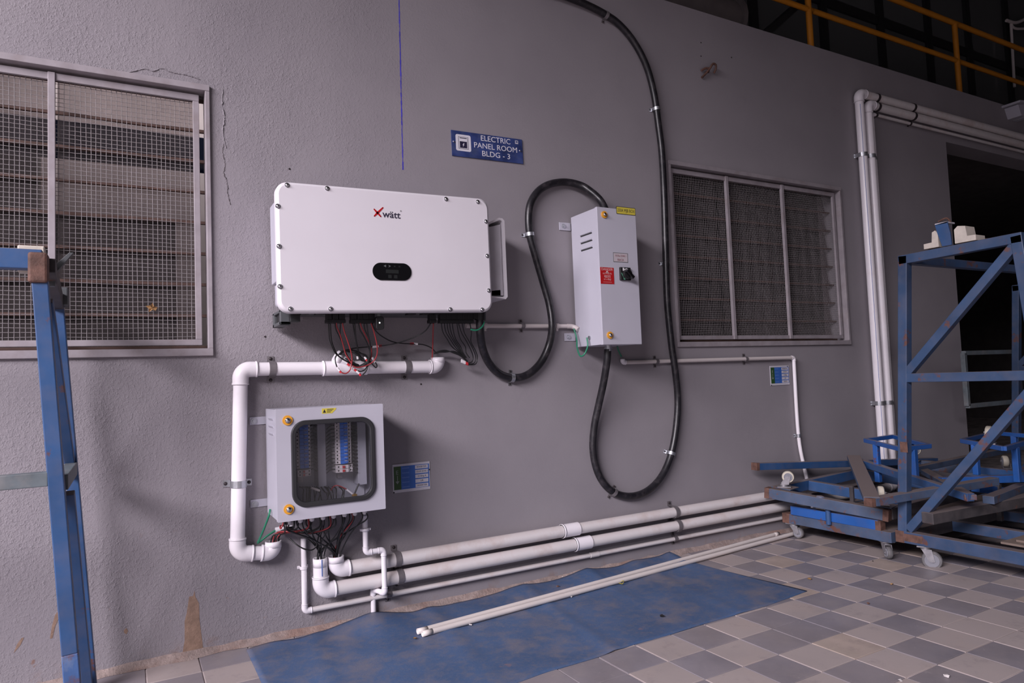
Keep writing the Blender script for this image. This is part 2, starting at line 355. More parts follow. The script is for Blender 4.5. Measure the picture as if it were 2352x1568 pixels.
# =================================================================== the setting
WIN1 = (-1.45, 0.31, 1.317, 2.538); WIN2 = (3.092, 4.846, 1.324, 2.534); DOOR = (6.41, 9.6, 0.0, 3.12); WTOP = 3.638
def wall_with_holes(name, x0, x1, z0, z1, y0, y1, holes, m):
    xs = sorted({x0, x1, *[h[0] for h in holes], *[h[1] for h in holes]}); zs = sorted({z0, z1, *[h[2] for h in holes], *[h[3] for h in holes]})
    mb = MB()
    for i in range(len(xs) - 1):
        for j in range(len(zs) - 1):
            a, b, c, d = xs[i], xs[i + 1], zs[j], zs[j + 1]
            if any(h[0] <= a and b <= h[1] and h[2] <= c and d <= h[3] for h in holes): continue
            mb.add([(a, y0, c), (b, y0, c), (b, y0, d), (a, y0, d)], [(0, 1, 2, 3)]); mb.add([(a, y1, c), (b, y1, c), (b, y1, d), (a, y1, d)], [(3, 2, 1, 0)])
    for a, b, c, d in holes + [(x0, x1, z0, z1)]:
        for p, q in (((a, c), (b, c)), ((b, c), (b, d)), ((b, d), (a, d)), ((a, d), (a, c))):
            if abs(p[1]) < 1e-6 and abs(q[1]) < 1e-6: continue
            mb.add([(p[0], y0, p[1]), (q[0], y0, q[1]), (q[0], y1, q[1]), (p[0], y1, p[1])], [(0, 1, 2, 3)])
    return struct(name, mb, m)
wall = wall_with_holes('wall_back', -3.85, 13.0, -0.02, WTOP, 0.0, 0.20, [WIN1, WIN2, DOOR], M_WALL)
# marks and bare places on the plaster (each with its own outline)
def wall_patch(name, pxs, m, y=-0.0008):
    ps = [P(a, b, y) for a, b in pxs]; mb = MB(); n = len(ps)
    mb.add(ps + [V((p.x, 0.001, p.z)) for p in ps], [tuple(range(n))] + [(k, (k + 1) % n, n + (k + 1) % n, n + k) for k in range(n)])
    return obj(name, mb, m, wall)
M_PEEL = mat('bare_brown_plaster', (0.265, 0.175, 0.13), 0.9, var=0.18, vscale=30, bump=0.3, bscale=80)
z3 = lambda a, b: (a / 3.36, 1218 + b / 3.36)
wall_patch('peeled_patch', [z3(*q) for q in [(1405, 965), (1425, 850), (1425, 700), (1440, 640), (1460, 510), (1490, 505), (1502, 465), (1507, 510), (1535, 560), (1540, 700), (1562, 860), (1568, 935), (1500, 955)]], M_PEEL)
wall_patch('peeled_patch', [z3(*q) for q in [(105, 945), (130, 880), (165, 830), (185, 825), (160, 880), (140, 905)]], M_PEEL)
wall_patch('peeled_patch', [z3(*q) for q in [(385, 835), (400, 740), (425, 650), (455, 615), (450, 680), (425, 740), (405, 830)]], M_PEEL)
wall_patch('peeled_patch', [z3(*q) for q in [(955, 770), (975, 752), (988, 775), (975, 800), (958, 790)]], M_PEEL)
mb = MB()
for k in range(60):
    t0 = k / 60; t1 = (k + 1) / 60
    a = P(912.5 + 13 * t0 + random.uniform(-.4, .4), -170 + 560 * t0, -0.0006); b = P(912.5 + 13 * t1, -170 + 560 * t1, -0.0006); ww = random.uniform(.0016, .0042)
    mb.add([a - V((ww, 0, 0)), a + V((ww, 0, 0)), b + V((ww, 0, 0)), b - V((ww, 0, 0))], [(0, 1, 2, 3)])
obj('chalk_line', mb, M_CHALK, wall)
M_CRACK = mat('plaster_crack', (0.10, 0.085, 0.09), 0.9)
def crack(pxs, wpx):
    mb = MB(); ps = spline([P(a, b, -0.0006) for a, b in pxs], 5)
    for a, b in zip(ps[:-1], ps[1:]):
        jx = V((random.uniform(-.003, .003), 0, random.uniform(-.002, .002))); ww = random.uniform(.3, 1) * wpx
        mb.tube([a + jx * 0, (a + b) / 2 + jx, b], ww, 5)
    return mb
obj('plaster_crack', crack([(514, 330), (512, 352), (517, 375), (514, 398), (522, 420), (523, 445), (529, 470)], .0022), M_CRACK, wall)
obj('plaster_ridge', crack([(250, 160), (290, 166), (330, 158), (352, 163), (372, 157), (394, 166), (428, 172), (458, 182)], .004), M_WALL, wall)
obj('plaster_ridge', crack([(512, 205), (510, 240), (516, 270), (512, 300), (519, 340)], .004), M_WALL, wall)
# small drill holes
def drill_hole(px, py):
    p = P(px, py, 0); return MB().cyl((p.x, -0.0015, p.z), (p.x, 0.002, p.z), 0.005, 8)
hs = [(967, 882), (1610, 98), (1610, 129), (665, 388), (609, 773), (1680, 132)]
for h in hs: obj('drill_hole', drill_hole(*h), M_DARKSCREW, wall)

# floor: grout bed with single tiles laid on it
floor = struct('floor', MB().box(-6, 15.2, -11.2, 8, -0.12, -0.004), M_GROUT)
AX = V((0.2010, 0.0010, 0)); AY = V((-0.0010, 0.1990, 0)); O0 = V((1.6525, -1.1919, 0))
def tile_mesh(m):
    mb = MB(); ex = AX * 0.488; ey = AY * 0.490
    def ringv(s, z): return [-ex * s - ey * s + V((0, 0, z)), ex * s - ey * s + V((0, 0, z)), ex * s + ey * s + V((0, 0, z)), -ex * s + ey * s + V((0, 0, z))]
    mb.add(ringv(1, -0.012) + ringv(1, -0.0012) + ringv(0.985, 0.0), [(8, 9, 10, 11)] + [(i, (i + 1) % 4, 4 + (i + 1) % 4, 4 + i) for i in range(4)] + [(4 + i, 4 + (i + 1) % 4, 8 + (i + 1) % 4, 8 + i) for i in range(4)])
    me = bpy.data.meshes.new('tile'); me.from_pydata([tuple(v) for v in mb.v], [], mb.f); me.materials.append(m); return me
TM = {k: tile_mesh(m) for k, m in (('l', M_TILEL), ('d', M_TILED), ('y', M_TILEY))}
def project(p):
    v = V(p) - CC; d = v.dot(CF); return (1176 + CK * v.dot(CR) / d, 784 - CK * v.dot(CU) / d) if d > 0.1 else (-9999, -9999)
near, far = [], []
for i in range(-32, 60):
    for j in range(-22, 7):
        c = O0 + AX * (i + .5) + AY * (j + .5)
        if c.y > -0.06 or c.x < -4.5 or c.x > 13: continue
        px, py = project(c)
        kind = 'l' if (i + j) % 2 else 'd'
        rr = random.random()
        if rr < 0.05: kind = 'y' if kind == 'l' else 'd'
        elif rr < 0.11: kind = 'l' if kind == 'd' else 'd'
        if (i, j) == (4, -2): kind = 'y'
        vis = -60 < px < 2420 and 1180 < py < 1640
        (near if vis and c.x < 6.2 else far).append((i, j, c, kind))
near.sort(key=lambda t: (t[2] - CC).length)
far += near[290:]; near = near[:290]
for i, j, c, kind in near:
    o = bpy.data.objects.new('tile', TM[kind]); COL.objects.link(o); o.parent = floor
    o.location = c + V((0, 0, random.uniform(-.0008, .0008))); o.rotation_euler = (random.uniform(-.003, .003), random.uniform(-.003, .003), random.uniform(-.004, .004))
for kind in 'ld':
    mb = MB()
    for i, j, c, k in far:
        if (k == 'd') == (kind == 'd'):
            ex = AX * .488; ey = AY * .49
            mb.add([c - ex - ey, c + ex - ey, c + ex + ey, c - ex + ey], [(0, 1, 2, 3)])
    o = obj('far_tiles', mb, M_TILED if kind == 'd' else M_TILEL, floor); o['kind'] = 'stuff'
# screed strip and brick dust along the foot of the wall
mb = MB(); n = 90; q = []
for k in range(n + 1):
    x = -1.2 + 6.6 * k / n; d = 0.034 + 0.016 * math.sin(k * 1.7) * math.sin(k * .37) + random.uniform(-.008, .008)
    q += [(x, 0.0, 0.018 + random.uniform(0, .012)), (x, -d * .5, 0.008 + random.uniform(0, .006)), (x, -d, 0.0005)]
mb.add(q, [(3 * k + a, 3 * k + a + 3, 3 * k + a + 4, 3 * k + a + 1) for k in range(n) for a in (0, 1)], True)
struct('trim_1', mb, M_BRICKDUST)
# rooms behind the wall, ceiling and far walls of the hall
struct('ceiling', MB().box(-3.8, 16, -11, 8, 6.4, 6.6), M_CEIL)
struct('wall_left_unseen_blocker', MB().box(-3.85, -3.65, -11, 0.2, 4.77, 6.4), M_CONCRETE)   # unseen beam added over the open side to darken the upper wall
struct('wall_right', MB().box(15, 15.2, -11, 8, 0, 6.4), M_CONCRETE)
struct('wall_front', MB().box(2.5, 15, -11.2, -11, 0, 6.4), M_CONCRETE)
struct('wall_room_back', MB().box(-4, 6.1, 1.5, 1.6, 0, 3.4), M_ROOMWALL)
struct('wall_room_left', MB().box(-4, -3.9, 0.2, 1.5, 0, 3.4), M_ROOMWALL)
struct('wall_partition', MB().box(6.1, 6.2, 0.2, 5.2, 0, 3.4), M_ROOMWALL)
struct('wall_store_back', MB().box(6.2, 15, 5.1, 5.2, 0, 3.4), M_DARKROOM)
slab = struct('ceiling_mezzanine_slab', MB().box(-4, 15, 0.2, 8, 3.4, WTOP - 0.01), M_CONCRETE)

def wire_mesh(x0, x1, z0, z1, y, pitch, r):
    mb = MB()
    nx = int((x1 - x0) / pitch); nz = int((z1 - z0) / pitch)
    for i in range(1, nx):
        x = x0 + i * pitch; pts = []
        bow = 0.003 * math.sin(i * .9)
        for j in range(0, nz + 1): pts.append((x + bow * math.sin(j / nz * math.pi), y + (r * .8 if (i + j) % 2 else -r * .8), z0 + (z1 - z0) * j / nz))
        mb.tube(pts, r, 4, False)
    for j in range(1, nz):
        z = z0 + j * pitch; pts = []
        for i in range(0, nx + 1): pts.append((x0 + (x1 - x0) * i / nx, y + (-r * .8 if (i + j) % 2 else r * .8), z + .002 * math.sin(i * .21 + j)))
        mb.tube(pts, r, 4, False)
    return mb
def window(name, W, mull, pitch, r, blade, m_frame):
    x0, x1, z0, z1 = W
    win = sempty(name, ((x0 + x1) / 2, 0.05, z0))
    f = MB(); t = 0.022
    for a in ((x0 - t * .4, x1 + t * .4, z1 - t, z1 + t * .3), (x0 - t * .4, x1 + t * .4, z0 - t * .7, z0 + t * .8)): f.box(a[0], a[1], -0.016, 0.06, a[2], a[3])
    for a in ((x0 - t * .4, x0 + t * .5), (x1 - t * .5, x1 + t * .4)): f.box(a[0], a[1], -0.014, 0.06, z0 + t * .8001, z1 - t * 1.0001)
    obj('window_frame', f, m_frame, win, 0.002)
    g = MB(); e = 0.034
    g.box(x0 + e - .01, x1 - e, 0.018, 0.034, z1 - e - .030, z1 - e); g.box(x0 + e - .01, x1 - e, 0.018, 0.034, z0 + e, z0 + e + .026)
    g.box(x0 + e - .01, x0 + e + .02, 0.018, 0.034, z0 + e + .0262, z1 - e - .0302); g.box(x1 - e - .026, x1 - e, 0.018, 0.034, z0 + e + .0262, z1 - e - .0302)
    obj('mesh_frame', g, m_frame, win, 0.002)
    for x in mull: obj('mullion', MB().box(x - .013, x + .013, 0.010, 0.03, z0 + e, z1 - e), m_frame, win, 0.002)
    o = obj('wire_mesh', wire_mesh(x0 + e, x1 - e, z0 + e, z1 - e, 0.040, pitch, r), M_WIREMESH, win); o['kind'] = 'stuff'
    cols = [x0 + e] + list(mull) + [x1 - e]; nb = round((z1 - z0) / blade); hb = (z1 - z0 - 0.06) / nb
    for c in range(len(cols) - 1):
        for k in range(nb):
            zb = z0 + 0.03 + k * hb; a, b = cols[c] + .012, cols[c + 1] - .012
            m = MB(); m.add([(a, .128, zb + hb + .008), (b, .128, zb + hb + .008), (b, .100, zb), (a, .100, zb), (a, .133, zb + hb + .008), (b, .133, zb + hb + .008), (b, .105, zb), (a, .105, zb)],
                            [(0, 1, 2, 3), (7, 6, 5, 4), (0, 4, 5, 1), (3, 2, 6, 7), (0, 3, 7, 4), (1, 5, 6, 2)])
            obj('louvre_pane', m, M_DUSTYGLASS, win)
    for k in range(nb + 1):
        zb = z0 + 0.03 + k * hb; obj('louvre_rail', MB().box(x0, x1, 0.094, 0.112, zb - .007, zb + .006), M_LOUVRERAIL, win)
    return win
window('window_1', WIN1, (-0.870, -0.288), 0.0192, 0.00125, 0.153, M_WINFRAME)
M_WINFRAME2 = M_WINFRAME
window('window_2', WIN2, (3.638, 4.208), 0.0150, 0.0010, 0.153, M_WINFRAME2)
# objects invented to match the light and dark shapes behind the louvres
c = thing('invented_cabinet', (-0.8, 0.75, 0), 'invented dark cabinet behind the louvres of the left window', 'cabinet', 'invented cabinets in the panel room')
obj('cabinet_body', MB().box(-1.9, 0.20, 0.55, 0.95, 0.0, 2.03), M_DARKSHAPE, c, .004); obj('cabinet_door', MB().box(-.45, .18, .535, .55, .1, 2.0), M_DARKSHAPE, c, .003); obj('cabinet_door', MB().box(-1.5, -.5, .535, .55, .1, 2.0), M_DARKSHAPE, c, .003)
c = thing('invented_tray', (-0.6, 0.52, 2.3), 'invented navy blue tray across the left louvre window', 'cable tray')  # invented tray standing in for a blue band
obj('tray_base', MB().box(-2.5, 1.2, .42, .62, 2.33, 2.34), M_NAVYBAND, c); obj('tray_side', MB().box(-2.5, 1.2, .41, .42, 2.32, 2.44), M_NAVYBAND, c); obj('tray_side', MB().box(-2.5, 1.2, .62, .63, 2.32, 2.44), M_NAVYBAND, c)
for x in (-2.3, 1.0): obj('hanger', MB().cyl((x, .52, 2.33), (x, .52, 3.40), .006, 6), M_DULLSTEEL, c)
tag(obj('invented_block', MB().box(-.60, -.40, .66, .80, 2.04, 2.52), M_DARKSHAPE, None, .004), 'invented dark upright block on top of the left cabinet behind the louvres', 'meter box')  # invented block standing in for a dark upright shape
c = thing('invented_cabinet', (3.6, .8, 0), 'invented dark tall cabinet behind the left panes of the right window', 'cabinet', 'invented cabinets in the panel room')
obj('cabinet_body', MB().box(3.3, 4.22, .6, 1.1, 0, 2.95), M_DARKSHAPE, c, .004); obj('cabinet_door', MB().box(3.34, 3.86, .585, .6, .1, 2.9), M_DARKSHAPE, c, .003); obj('cabinet_door', MB().box(3.88, 4.2, .585, .6, .1, 2.9), M_DARKSHAPE, c, .003)
c = thing('invented_cabinet', (5.35, .8, 0), 'invented narrow dark cabinet behind the right panes of the right window', 'cabinet', 'invented cabinets in the panel room')
obj('cabinet_body', MB().box(5.45, 5.85, .6, 1.1, 0, 2.85), M_DARKSHAPE, c, .004); obj('cabinet_door', MB().box(5.48, 5.82, .585, .6, .1, 2.8), M_DARKSHAPE, c, .003)
# small yellow leaf caught in the left mesh
p = P(348, 707, 0.036); mb = MB()
lp = [p + V((r_ * math.cos(t_), -.004 - d_, r_ * math.sin(t_))) for r_, t_, d_ in ((.024, .1, .0), (.012, .7, .012), (.023, 1.4, .003), (.011, 2.1, .014), (.025, 2.8, .002), (.013, 3.5, .01), (.022, 4.2, 0), (.010, 4.9, .012), (.020, 5.6, .004))] + [p + V((.003, -.010, -.002))]
mb.add(lp, [(k, (k + 1) % 9, 9) for k in range(9)])
tag(obj('dry_leaf', mb, M_LEAF), 'crumpled yellow brown leaf caught in the left window mesh', 'leaf')

# doorway on the right: dark store room with a dim louvre window at its back
win3 = sempty('window_3', (12.8, 5.05, 1.7))
a = P(2206, 655, 5.08); b = P(2300, 770, 5.08)
obj('window_frame', MB().box(a.x - .1, b.x + .6, 5.03, 5.09, b.z - .12, b.z - .04).box(a.x - .1, b.x + .6, 5.03, 5.09, a.z, a.z + .1), M_DARKFRAME, win3)
for c in range(3):
    xa = a.x + (b.x - a.x) * .42 * c; xb = xa + (b.x - a.x) * .36
    for k in range(5):
        zz = b.z + (a.z - b.z) * k / 5; obj('pane', MB().box(xa, xb, 5.06, 5.07, zz + .015, zz + (a.z - b.z) / 5 - .015), M_FROST, win3)

# mezzanine: dark glazed partition and orange railing above the wall
part = thing('glazed_partition', (8, .9, 3.64), 'dark glass partition with black frames behind the orange railing', 'partition')
mx = [3.2, 4.1, 5.04, 6.05, 7.0, 7.9, 8.74, 9.66, 10.7, 11.8, 13.0]
for x in mx: obj('mullion', MB().box(x - .05, x + .05, .86, .94, WTOP, 6.35), M_DARKFRAME, part)
for z in (WTOP, 4.75, 6.25): obj('transom', MB().box(3.2, 13, .87, .93, z, z + .10), M_DARKFRAME, part)
for k in range(len(mx) - 1):
    for z0_, z1_ in ((WTOP + .1, 4.75), (4.85, 6.25)): obj('glass_pane', MB().box(mx[k] + .05, mx[k + 1] - .05, .895, .905, z0_, z1_), M_DARKGLASS, part)
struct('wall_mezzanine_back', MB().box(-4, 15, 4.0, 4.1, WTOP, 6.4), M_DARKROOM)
rail = thing('safety_railing', (6.0, .05, WTOP), 'orange yellow tubular railing along the mezzanine edge', 'railing')
for k, x in enumerate((0.49, 2.59, 4.69, 6.80, 8.91, 11.0)): obj('post', MB().cyl((x, .05, WTOP - .03), (x, .05, 4.33), .024, 14), M_RAIL, rail)
for k in range(6):
    x0_, x1_ = -1.6 + 2.105 * k, -1.6 + 2.105 * (k + 1) + .02
    obj('rail', MB().cyl((x0_, .05, 3.965), (x1_, .05, 3.965), .021, 14), M_RAIL, rail); obj('rail', MB().cyl((x0_, .05, 4.33), (x1_, .05, 4.33), .024, 14), M_RAIL, rail)
duct = thing('duct_pipe', (3.4, .5, 3.9), 'dusty brown duct resting on the mezzanine edge', 'duct')
obj('duct', MB().cyl((1.0, .45, 3.94), (4.25, .45, 3.94), .17, 20), M_CONCRETE, duct); obj('flange', MB().cyl((4.2, .45, 3.94), (4.24, .45, 3.94), .20, 20), M_CONCRETE, duct)
tag(obj('steel_brace', MB().bar((4.25, .3, 3.66), (5.3, .3, 4.5), .09, .05), M_DARKFRAME), 'black sloping steel brace beside the brown duct', 'brace')
# white conduit drop behind the railing at the far right
c = thing('wall_conduit', (9.4, .8, 4), 'thin grey white conduit drop behind the right end of the railing', 'conduit')
a = P(2322, 55, .8); b = P(2330, 200, .8); d = P(2400, 45, .8)
obj('pipe', MB().cyl(a, b, .016, 10), M_PVCOLD, c); obj('pipe', MB().tube(spline([a, a + V((.15, 0, -.03)), d + V((0, 0, -.1))], 5), .016, 10), M_PVCOLD, c)
obj('pipe', MB().tube(spline([P(2312, 47, .8), P(2335, 52, .8), P(2365, 38, .8)], 5), .02, 10), M_PVCOLD, c)
# small white floodlight box on the wall top
c = thing('floodlight', P(2330, 250, -.08), 'small white lamp housing at the wall top far right', 'lamp')
p0 = P(2308, 241, -.03); 
mb = MB(); mb.prism([(0, 0), (.26, .03), (.26, .05), (0, .02)], lambda a_, b_: V((p0.x + a_, -.16, p0.z + b_ - .02)), lambda a_, b_: V((p0.x + a_, 0.02, p0.z + b_ - .02)))
obj('lamp_cap', mb, M_GREYBOX, c)
mb = MB(); mb.prism([(0.05, 0.0), (.20, .025), (.18, -.10), (.10, -.10)], lambda a_, b_: V((p0.x + a_, -.12, p0.z + b_ - .02)), lambda a_, b_: V((p0.x + a_, 0.0, p0.z + b_ - .02)))
obj('lamp_body', mb, M_GREYBOX, c); obj('lamp_bracket', MB().box(p0.x + .20, p0.x + .26, -.10, 0, p0.z - .12, p0.z - .01), M_GREYBOX, c)
# bent rusty hook on the wall
c = spline([P(1612, 178, -.01), P(1622, 168, -.02), P(1630, 158, -.03), P(1637, 147, -.035), P(1644, 149, -.035), P(1644, 158, -.03), P(1640, 168, -.012)], 5)
mb = MB().tube(c, .008, 6); mb.tube(spline([P(1611, 162, -.012), P(1620, 157, -.02), P(1628, 158, -.028), P(1626, 167, -.02)], 4), .008, 6)
tag(obj('wall_hook', mb, M_RUST), 'dark bent wall hook high on the plain wall right of the cable', 'hook')

# =================================================================== fixtures helpers
def screw_head(p, d, r, m, parent, name='screw'):
    mb = MB().cyl(V(p), V(p) + V(d) * r * .35, r, 12); mb.dome(V(p) + V(d) * r * .35, d, r * .86, r * .45, 12, 3)
    return obj(name, mb, m, parent)
def saddle(parent, c, axis, r, m, width=0.028, ear=0.03, scr=M_DARKSCREW, wall_y=0.0, thick=0.003):
    """strap clamp round a pipe whose centre is c (pipe direction axis, lying in the wall plane)"""
    c = V(c); ax = V(axis).normalized(); sd = ax.cross(V((0, 1, 0))).normalized()
    prof = [sd * -(r + ear) + V((0, wall_y - c.y - .001, 0)), sd * -(r + .001) + V((0, wall_y - c.y - .001, 0))]
    for k in range(13):
        t = math.pi * k / 12; prof.append(sd * -(math.cos(t) * (r + .001)) + V((0, -math.sin(t) * (r + .001), 0)))
    prof += [sd * (r + .001) + V((0, wall_y - c.y - .001, 0)), sd * (r + ear) + V((0, wall_y - c.y - .001, 0))]
    q = []
    outn = []
    for i, p in enumerate(prof):
        if 2 <= i <= 14: nn = V((p.x, p.y, p.z)).normalized()
        else: nn = V((0, -1, 0))
        outn.append(nn)
    for p, nn in zip(prof, outn):
        for s_, t_ in ((-.5, 0), (.5, 0), (.5, 1), (-.5, 1)): q.append(c + p + ax * width * s_ + nn * thick * t_)
    n = len(prof); fs = [(i * 4 + k, i * 4 + (k + 1) % 4, (i + 1) * 4 + (k + 1) % 4, (i + 1) * 4 + k) for i in range(n - 1) for k in range(4)]
    fs += [(0, 1, 2, 3), tuple((n - 1) * 4 + k for k in (3, 2, 1, 0))]
    o = obj('pipe_clamp', MB().add(q, fs), m, parent, 0.0)
    for s_ in (-1, 1):
        p = c + sd * s_ * (r + ear * .62); p.y = wall_y - .004
        screw_head(p, (0, -1, 0), min(.008, ear * .28), scr, o, 'clamp_screw')
    return o
def arc_elbow(corner, d1, d2, R, n=10):
    corner = V(corner); d1 = V(d1).normalized(); d2 = V(d2).normalized()   # arms leave the corner along d1 and d2
    a = corner + d1 * R; out = []
    ctr = corner + d1 * R + d2 * R
    for k in range(n + 1):
        t = math.pi / 2 * k / n; out.append(ctr - d2 * R * math.cos(t) - d1 * R * math.sin(t))
    return out
def elbow(parent, corner, d1, d2, r, m, R=None, sock=None, lip=True):
    R = R or r * 1.25; sock = sock or r * 1.0; ro = r * 1.13
    d1 = V(d1).normalized(); d2 = V(d2).normalized()
    pts = [V(corner) + d1 * (R + sock)] + arc_elbow(corner, d1, d2, R) + [V(corner) + d2 * (R + sock)]
    mb = MB().tube(pts, ro, 20, True)
    if lip:
        for d in (d1, d2): mb.ring(V(corner) + d * (R + sock - r * .22), V(corner) + d * (R + sock), ro * 1.045, ro * .95, 20)
    return obj('elbow', mb, m, parent)
def mouth_elbow(parent, corner, d1, d2, r, m, R=None, sock=None):
    """elbow whose d2 end is an open mouth"""
    R = R or r * 1.2; sock = sock or r * .95; ro = r * 1.14; d1 = V(d1).normalized(); d2 = V(d2).normalized()
    pts = [V(corner) + d1 * (R + sock)] + arc_elbow(corner, d1, d2, R) + [V(corner) + d2 * (R + sock)]
    mb = MB().tube(pts, ro, 22, False); mb.ring(pts[-1] - d2 * r * .9, pts[-1], ro, r * .98, 22); mb.ring(pts[0], pts[0] - d1 * r * .25, ro * 1.04, ro * .9, 22)
    o = obj('elbow', mb, m, parent); obj('pipe_hollow', MB().cyl(pts[-1] - d2 * r * .9, pts[-1] - d2 * r * .8, r * .98, 16), M_BLACKPL, o); return o
def pipe(parent, a, b, r, m, n=20): return obj('pipe', MB().cyl(a, b, r, n), m, parent)
def wireobj(pts, r, m, label, group, k=6, name='cable', n=8):
    return tag(obj(name, MB().tube(spline(pts, k), r, n), m), label, 'cable', group)

# =================================================================== inverter
YI = -0.31
inv = thing('solar_inverter', (1.06, YI / 2, 1.48), 'large white wall mounted solar inverter with rounded front cover', 'inverter')
TI = math.radians(1.05); CI = V((1.0695, 0, 1.7645))      # hangs about one degree off level
def IR(x, y, z):
    dx, dz = x, z; return V((CI.x + dx * math.cos(TI) - dz * math.sin(TI) * .25, y, CI.z + dx * math.sin(TI) + dz * math.cos(TI)))
HW, HH = 0.5195, 0.2885
def iplate(poly, y0, y1): return MB().prism(poly, lambda a, b: IR(a, y0, b), lambda a, b: IR(a, y1, b))
def iplate_round(x0, x1, z0, z1, r, y0, y1, e):
    A = rrect(x0, x1, z0, z1, r, 8); B = rrect(x0 + e, x1 - e, z0 + e, z1 - e, r - e * .6, 8); n = len(A); C_ = rrect(x0 + e * .3, x1 - e * .3, z0 + e * .3, z1 - e * .3, r - e * .2, 8)
    q = [IR(a, y1, b) for a, b in A] + [IR(a, y0 + e, b) for a, b in A] + [IR(a, y0 + e * .3, b) for a, b in C_] + [IR(a, y0, b) for a, b in B]
    mb = MB(); mb.add(q, [(j * n + k, j * n + (k + 1) % n, (j + 1) * n + (k + 1) % n, (j + 1) * n + k) for j in range(3) for k in range(n)], True)
    mb.add(q[3 * n:], [tuple(range(n))]); mb.add(q[:n], [tuple(range(n - 1, -1, -1))]); return mb
cover = obj('front_cover', iplate_round(-HW, HW, -HH, HH, .052, YI, YI + .045, .012), M_WHITE, inv)
obj('body', iplate(rrect(-HW + .035, HW - .035, -HH + .05, HH - .02, .02), YI + .045, -0.03), M_GREYBOX, inv, .003)
obj('rear_heatsink', iplate(rrect(-HW + .022, -HW + .040, -.13, .24, .006), -.18, -.03), M_GREYBOX, inv, .002)
obj('bottom_plate', iplate(rrect(-HW + .05, HW - .04, -HH + .012, -HH + .052, .008), YI + .046, -0.05), M_BLACKPL, inv)
# side carrying handle on the right
hx0, hx1, hz0, hz1, hy0, hy1 = HW - .03, HW + .128, -.215, .212, -.235, -.06
M_SIDEPANEL = mat('side_panel_grey', (0.46, 0.44, 0.48), .5)
sf = obj('side_fan_panel', iplate([(hx0, hz0 + .02), (hx1 - .018, hz0 + .02), (hx1 - .018, hz1 - .03), (hx0, hz1 - .065)], hy0 + .012, hy1), M_SIDEPANEL, inv, .002)
mb = MB()
hp = [(hx0, hz1 - .055), (hx1 - .032, hz1 + .002), (hx1 - .012, hz1), (hx1, hz1 - .012), (hx1, hz0 + .012), (hx1 - .012, hz0), (hx1 - .032, hz0 + .004), (hx0, hz0 + .012)]
ip = [(hx0, hz1 - .064), (hx1 - .030, hz1 - .010), (hx1 - .018, hz1 - .012), (hx1 - .013, hz1 - .02), (hx1 - .013, hz0 + .02), (hx1 - .018, hz0 + .012), (hx1 - .03, hz0 + .012), (hx0, hz0 + .02)]
for k in range(len(hp) - 1):
    q = []
    for y in (hy0, hy1):
        for pp in (hp[k], hp[k + 1], ip[k + 1], ip[k]): q.append(IR(pp[0], y, pp[1]))
    mb.add(q, [(0, 1, 2, 3), (7, 6, 5, 4), (0, 4, 5, 1), (2, 6, 7, 3), (1, 5, 6, 2), (3, 7, 4, 0)])
obj('side_handle', mb, M_WHITE, inv)
obj('fan_slot', iplate([(hx0 + .03, hz0 + .015), (hx1 - .035, hz0 + .015), (hx1 - .035, hz0 + .05), (hx0 + .03, hz0 + .04)], hy0 + .012, hy1), M_BRACKET, sf)
# cover screws
def IPX(px, py, y): return P(px, py, y)
zs3 = lambda a, b: (600 + a / 3.92, 390 + b / 3.92)
sp0 = None
for a, b in [(232, 137), (593, 167), (1662, 263), (1948, 288), (149, 326), (160, 688), (169, 1050), (2021, 465), (2033, 774), (2047, 1086), (263, 1252), (625, 1252), (1701, 1256), (1988, 1258)]:
    p = IPX(*zs3(a, b), YI)
    if sp0 is None:
        mb = MB().cyl(p, p + V((0, -.003, 0)), .0105, 14); mb.dome(p + V((0, -.003, 0)), (0, -1, 0), .0078, .006, 14, 4)
        sp0 = obj('cover_screw', mb, M_CHROME, inv); sp0p = p
    else: inst(sp0, p - sp0p, inv)
# display pill
zl = lambda a, b: (840 + a / 7.842, 460 + b / 7.842)
c0 = P(*zl(122, 1290), YI); c1 = P(*zl(818, 1300), YI); ct = P(*zl(470, 1130), YI); cb = P(*zl(470, 1440), YI)
pw = (c1.x - c0.x) / 2; ph = (ct.z - cb.z) / 2; pc = V(((c0.x + c1.x) / 2, 0, (ct.z + cb.z) / 2))
disp = obj('display_panel', plate([(pc.x + a * math.cos(TI) - b * math.sin(TI), pc.z + a * math.sin(TI) + b * math.cos(TI)) for a, b in rrect(-pw, pw, -ph, ph, ph * .98, 12)], YI - .0035, YI + .002), M_BLACKGL, inv)
obj('lcd_screen', plate(rrect(pc.x - pw * .33, pc.x + pw * .33, pc.z - ph * .2, pc.z + ph * .22, .002, 2), YI - .0042, YI - .003), M_LCD, disp)
ic = MB()
for k, xx in enumerate((-.38, -.13, .13, .38)):
    x = pc.x + pw * xx; z = pc.z + ph * .62; s_ = .006
    if k == 0: ic.prism([(x - s_, z), (x + s_, z + s_), (x + s_, z - s_)], lambda a, b: V((a, YI - .0042, b)), lambda a, b: V((a, YI - .003, b)))
    elif k == 1: ic.prism([(x - s_, z + s_), (x + s_, z), (x - s_, z - s_), (x - s_ * .3, z)], lambda a, b: V((a, YI - .0042, b)), lambda a, b: V((a, YI - .003, b)))
obj('icon', ic, M_ICON, disp)
ic = MB()
for xx in (.13, .38):
    x = pc.x + pw * xx; z = pc.z + ph * .62; ic.box(x - .004, x + .004, YI - .0042, YI - .003, z - .003, z + .003)
for xx in (-.13, .17):
    x = pc.x + pw * xx; z = pc.z - ph * .58; obj('button', MB().box(x - .008, x + .008, YI - .0042, YI - .003, z - .008, z + .008), M_LCD, disp)
obj('icon', ic, M_LCD, disp)
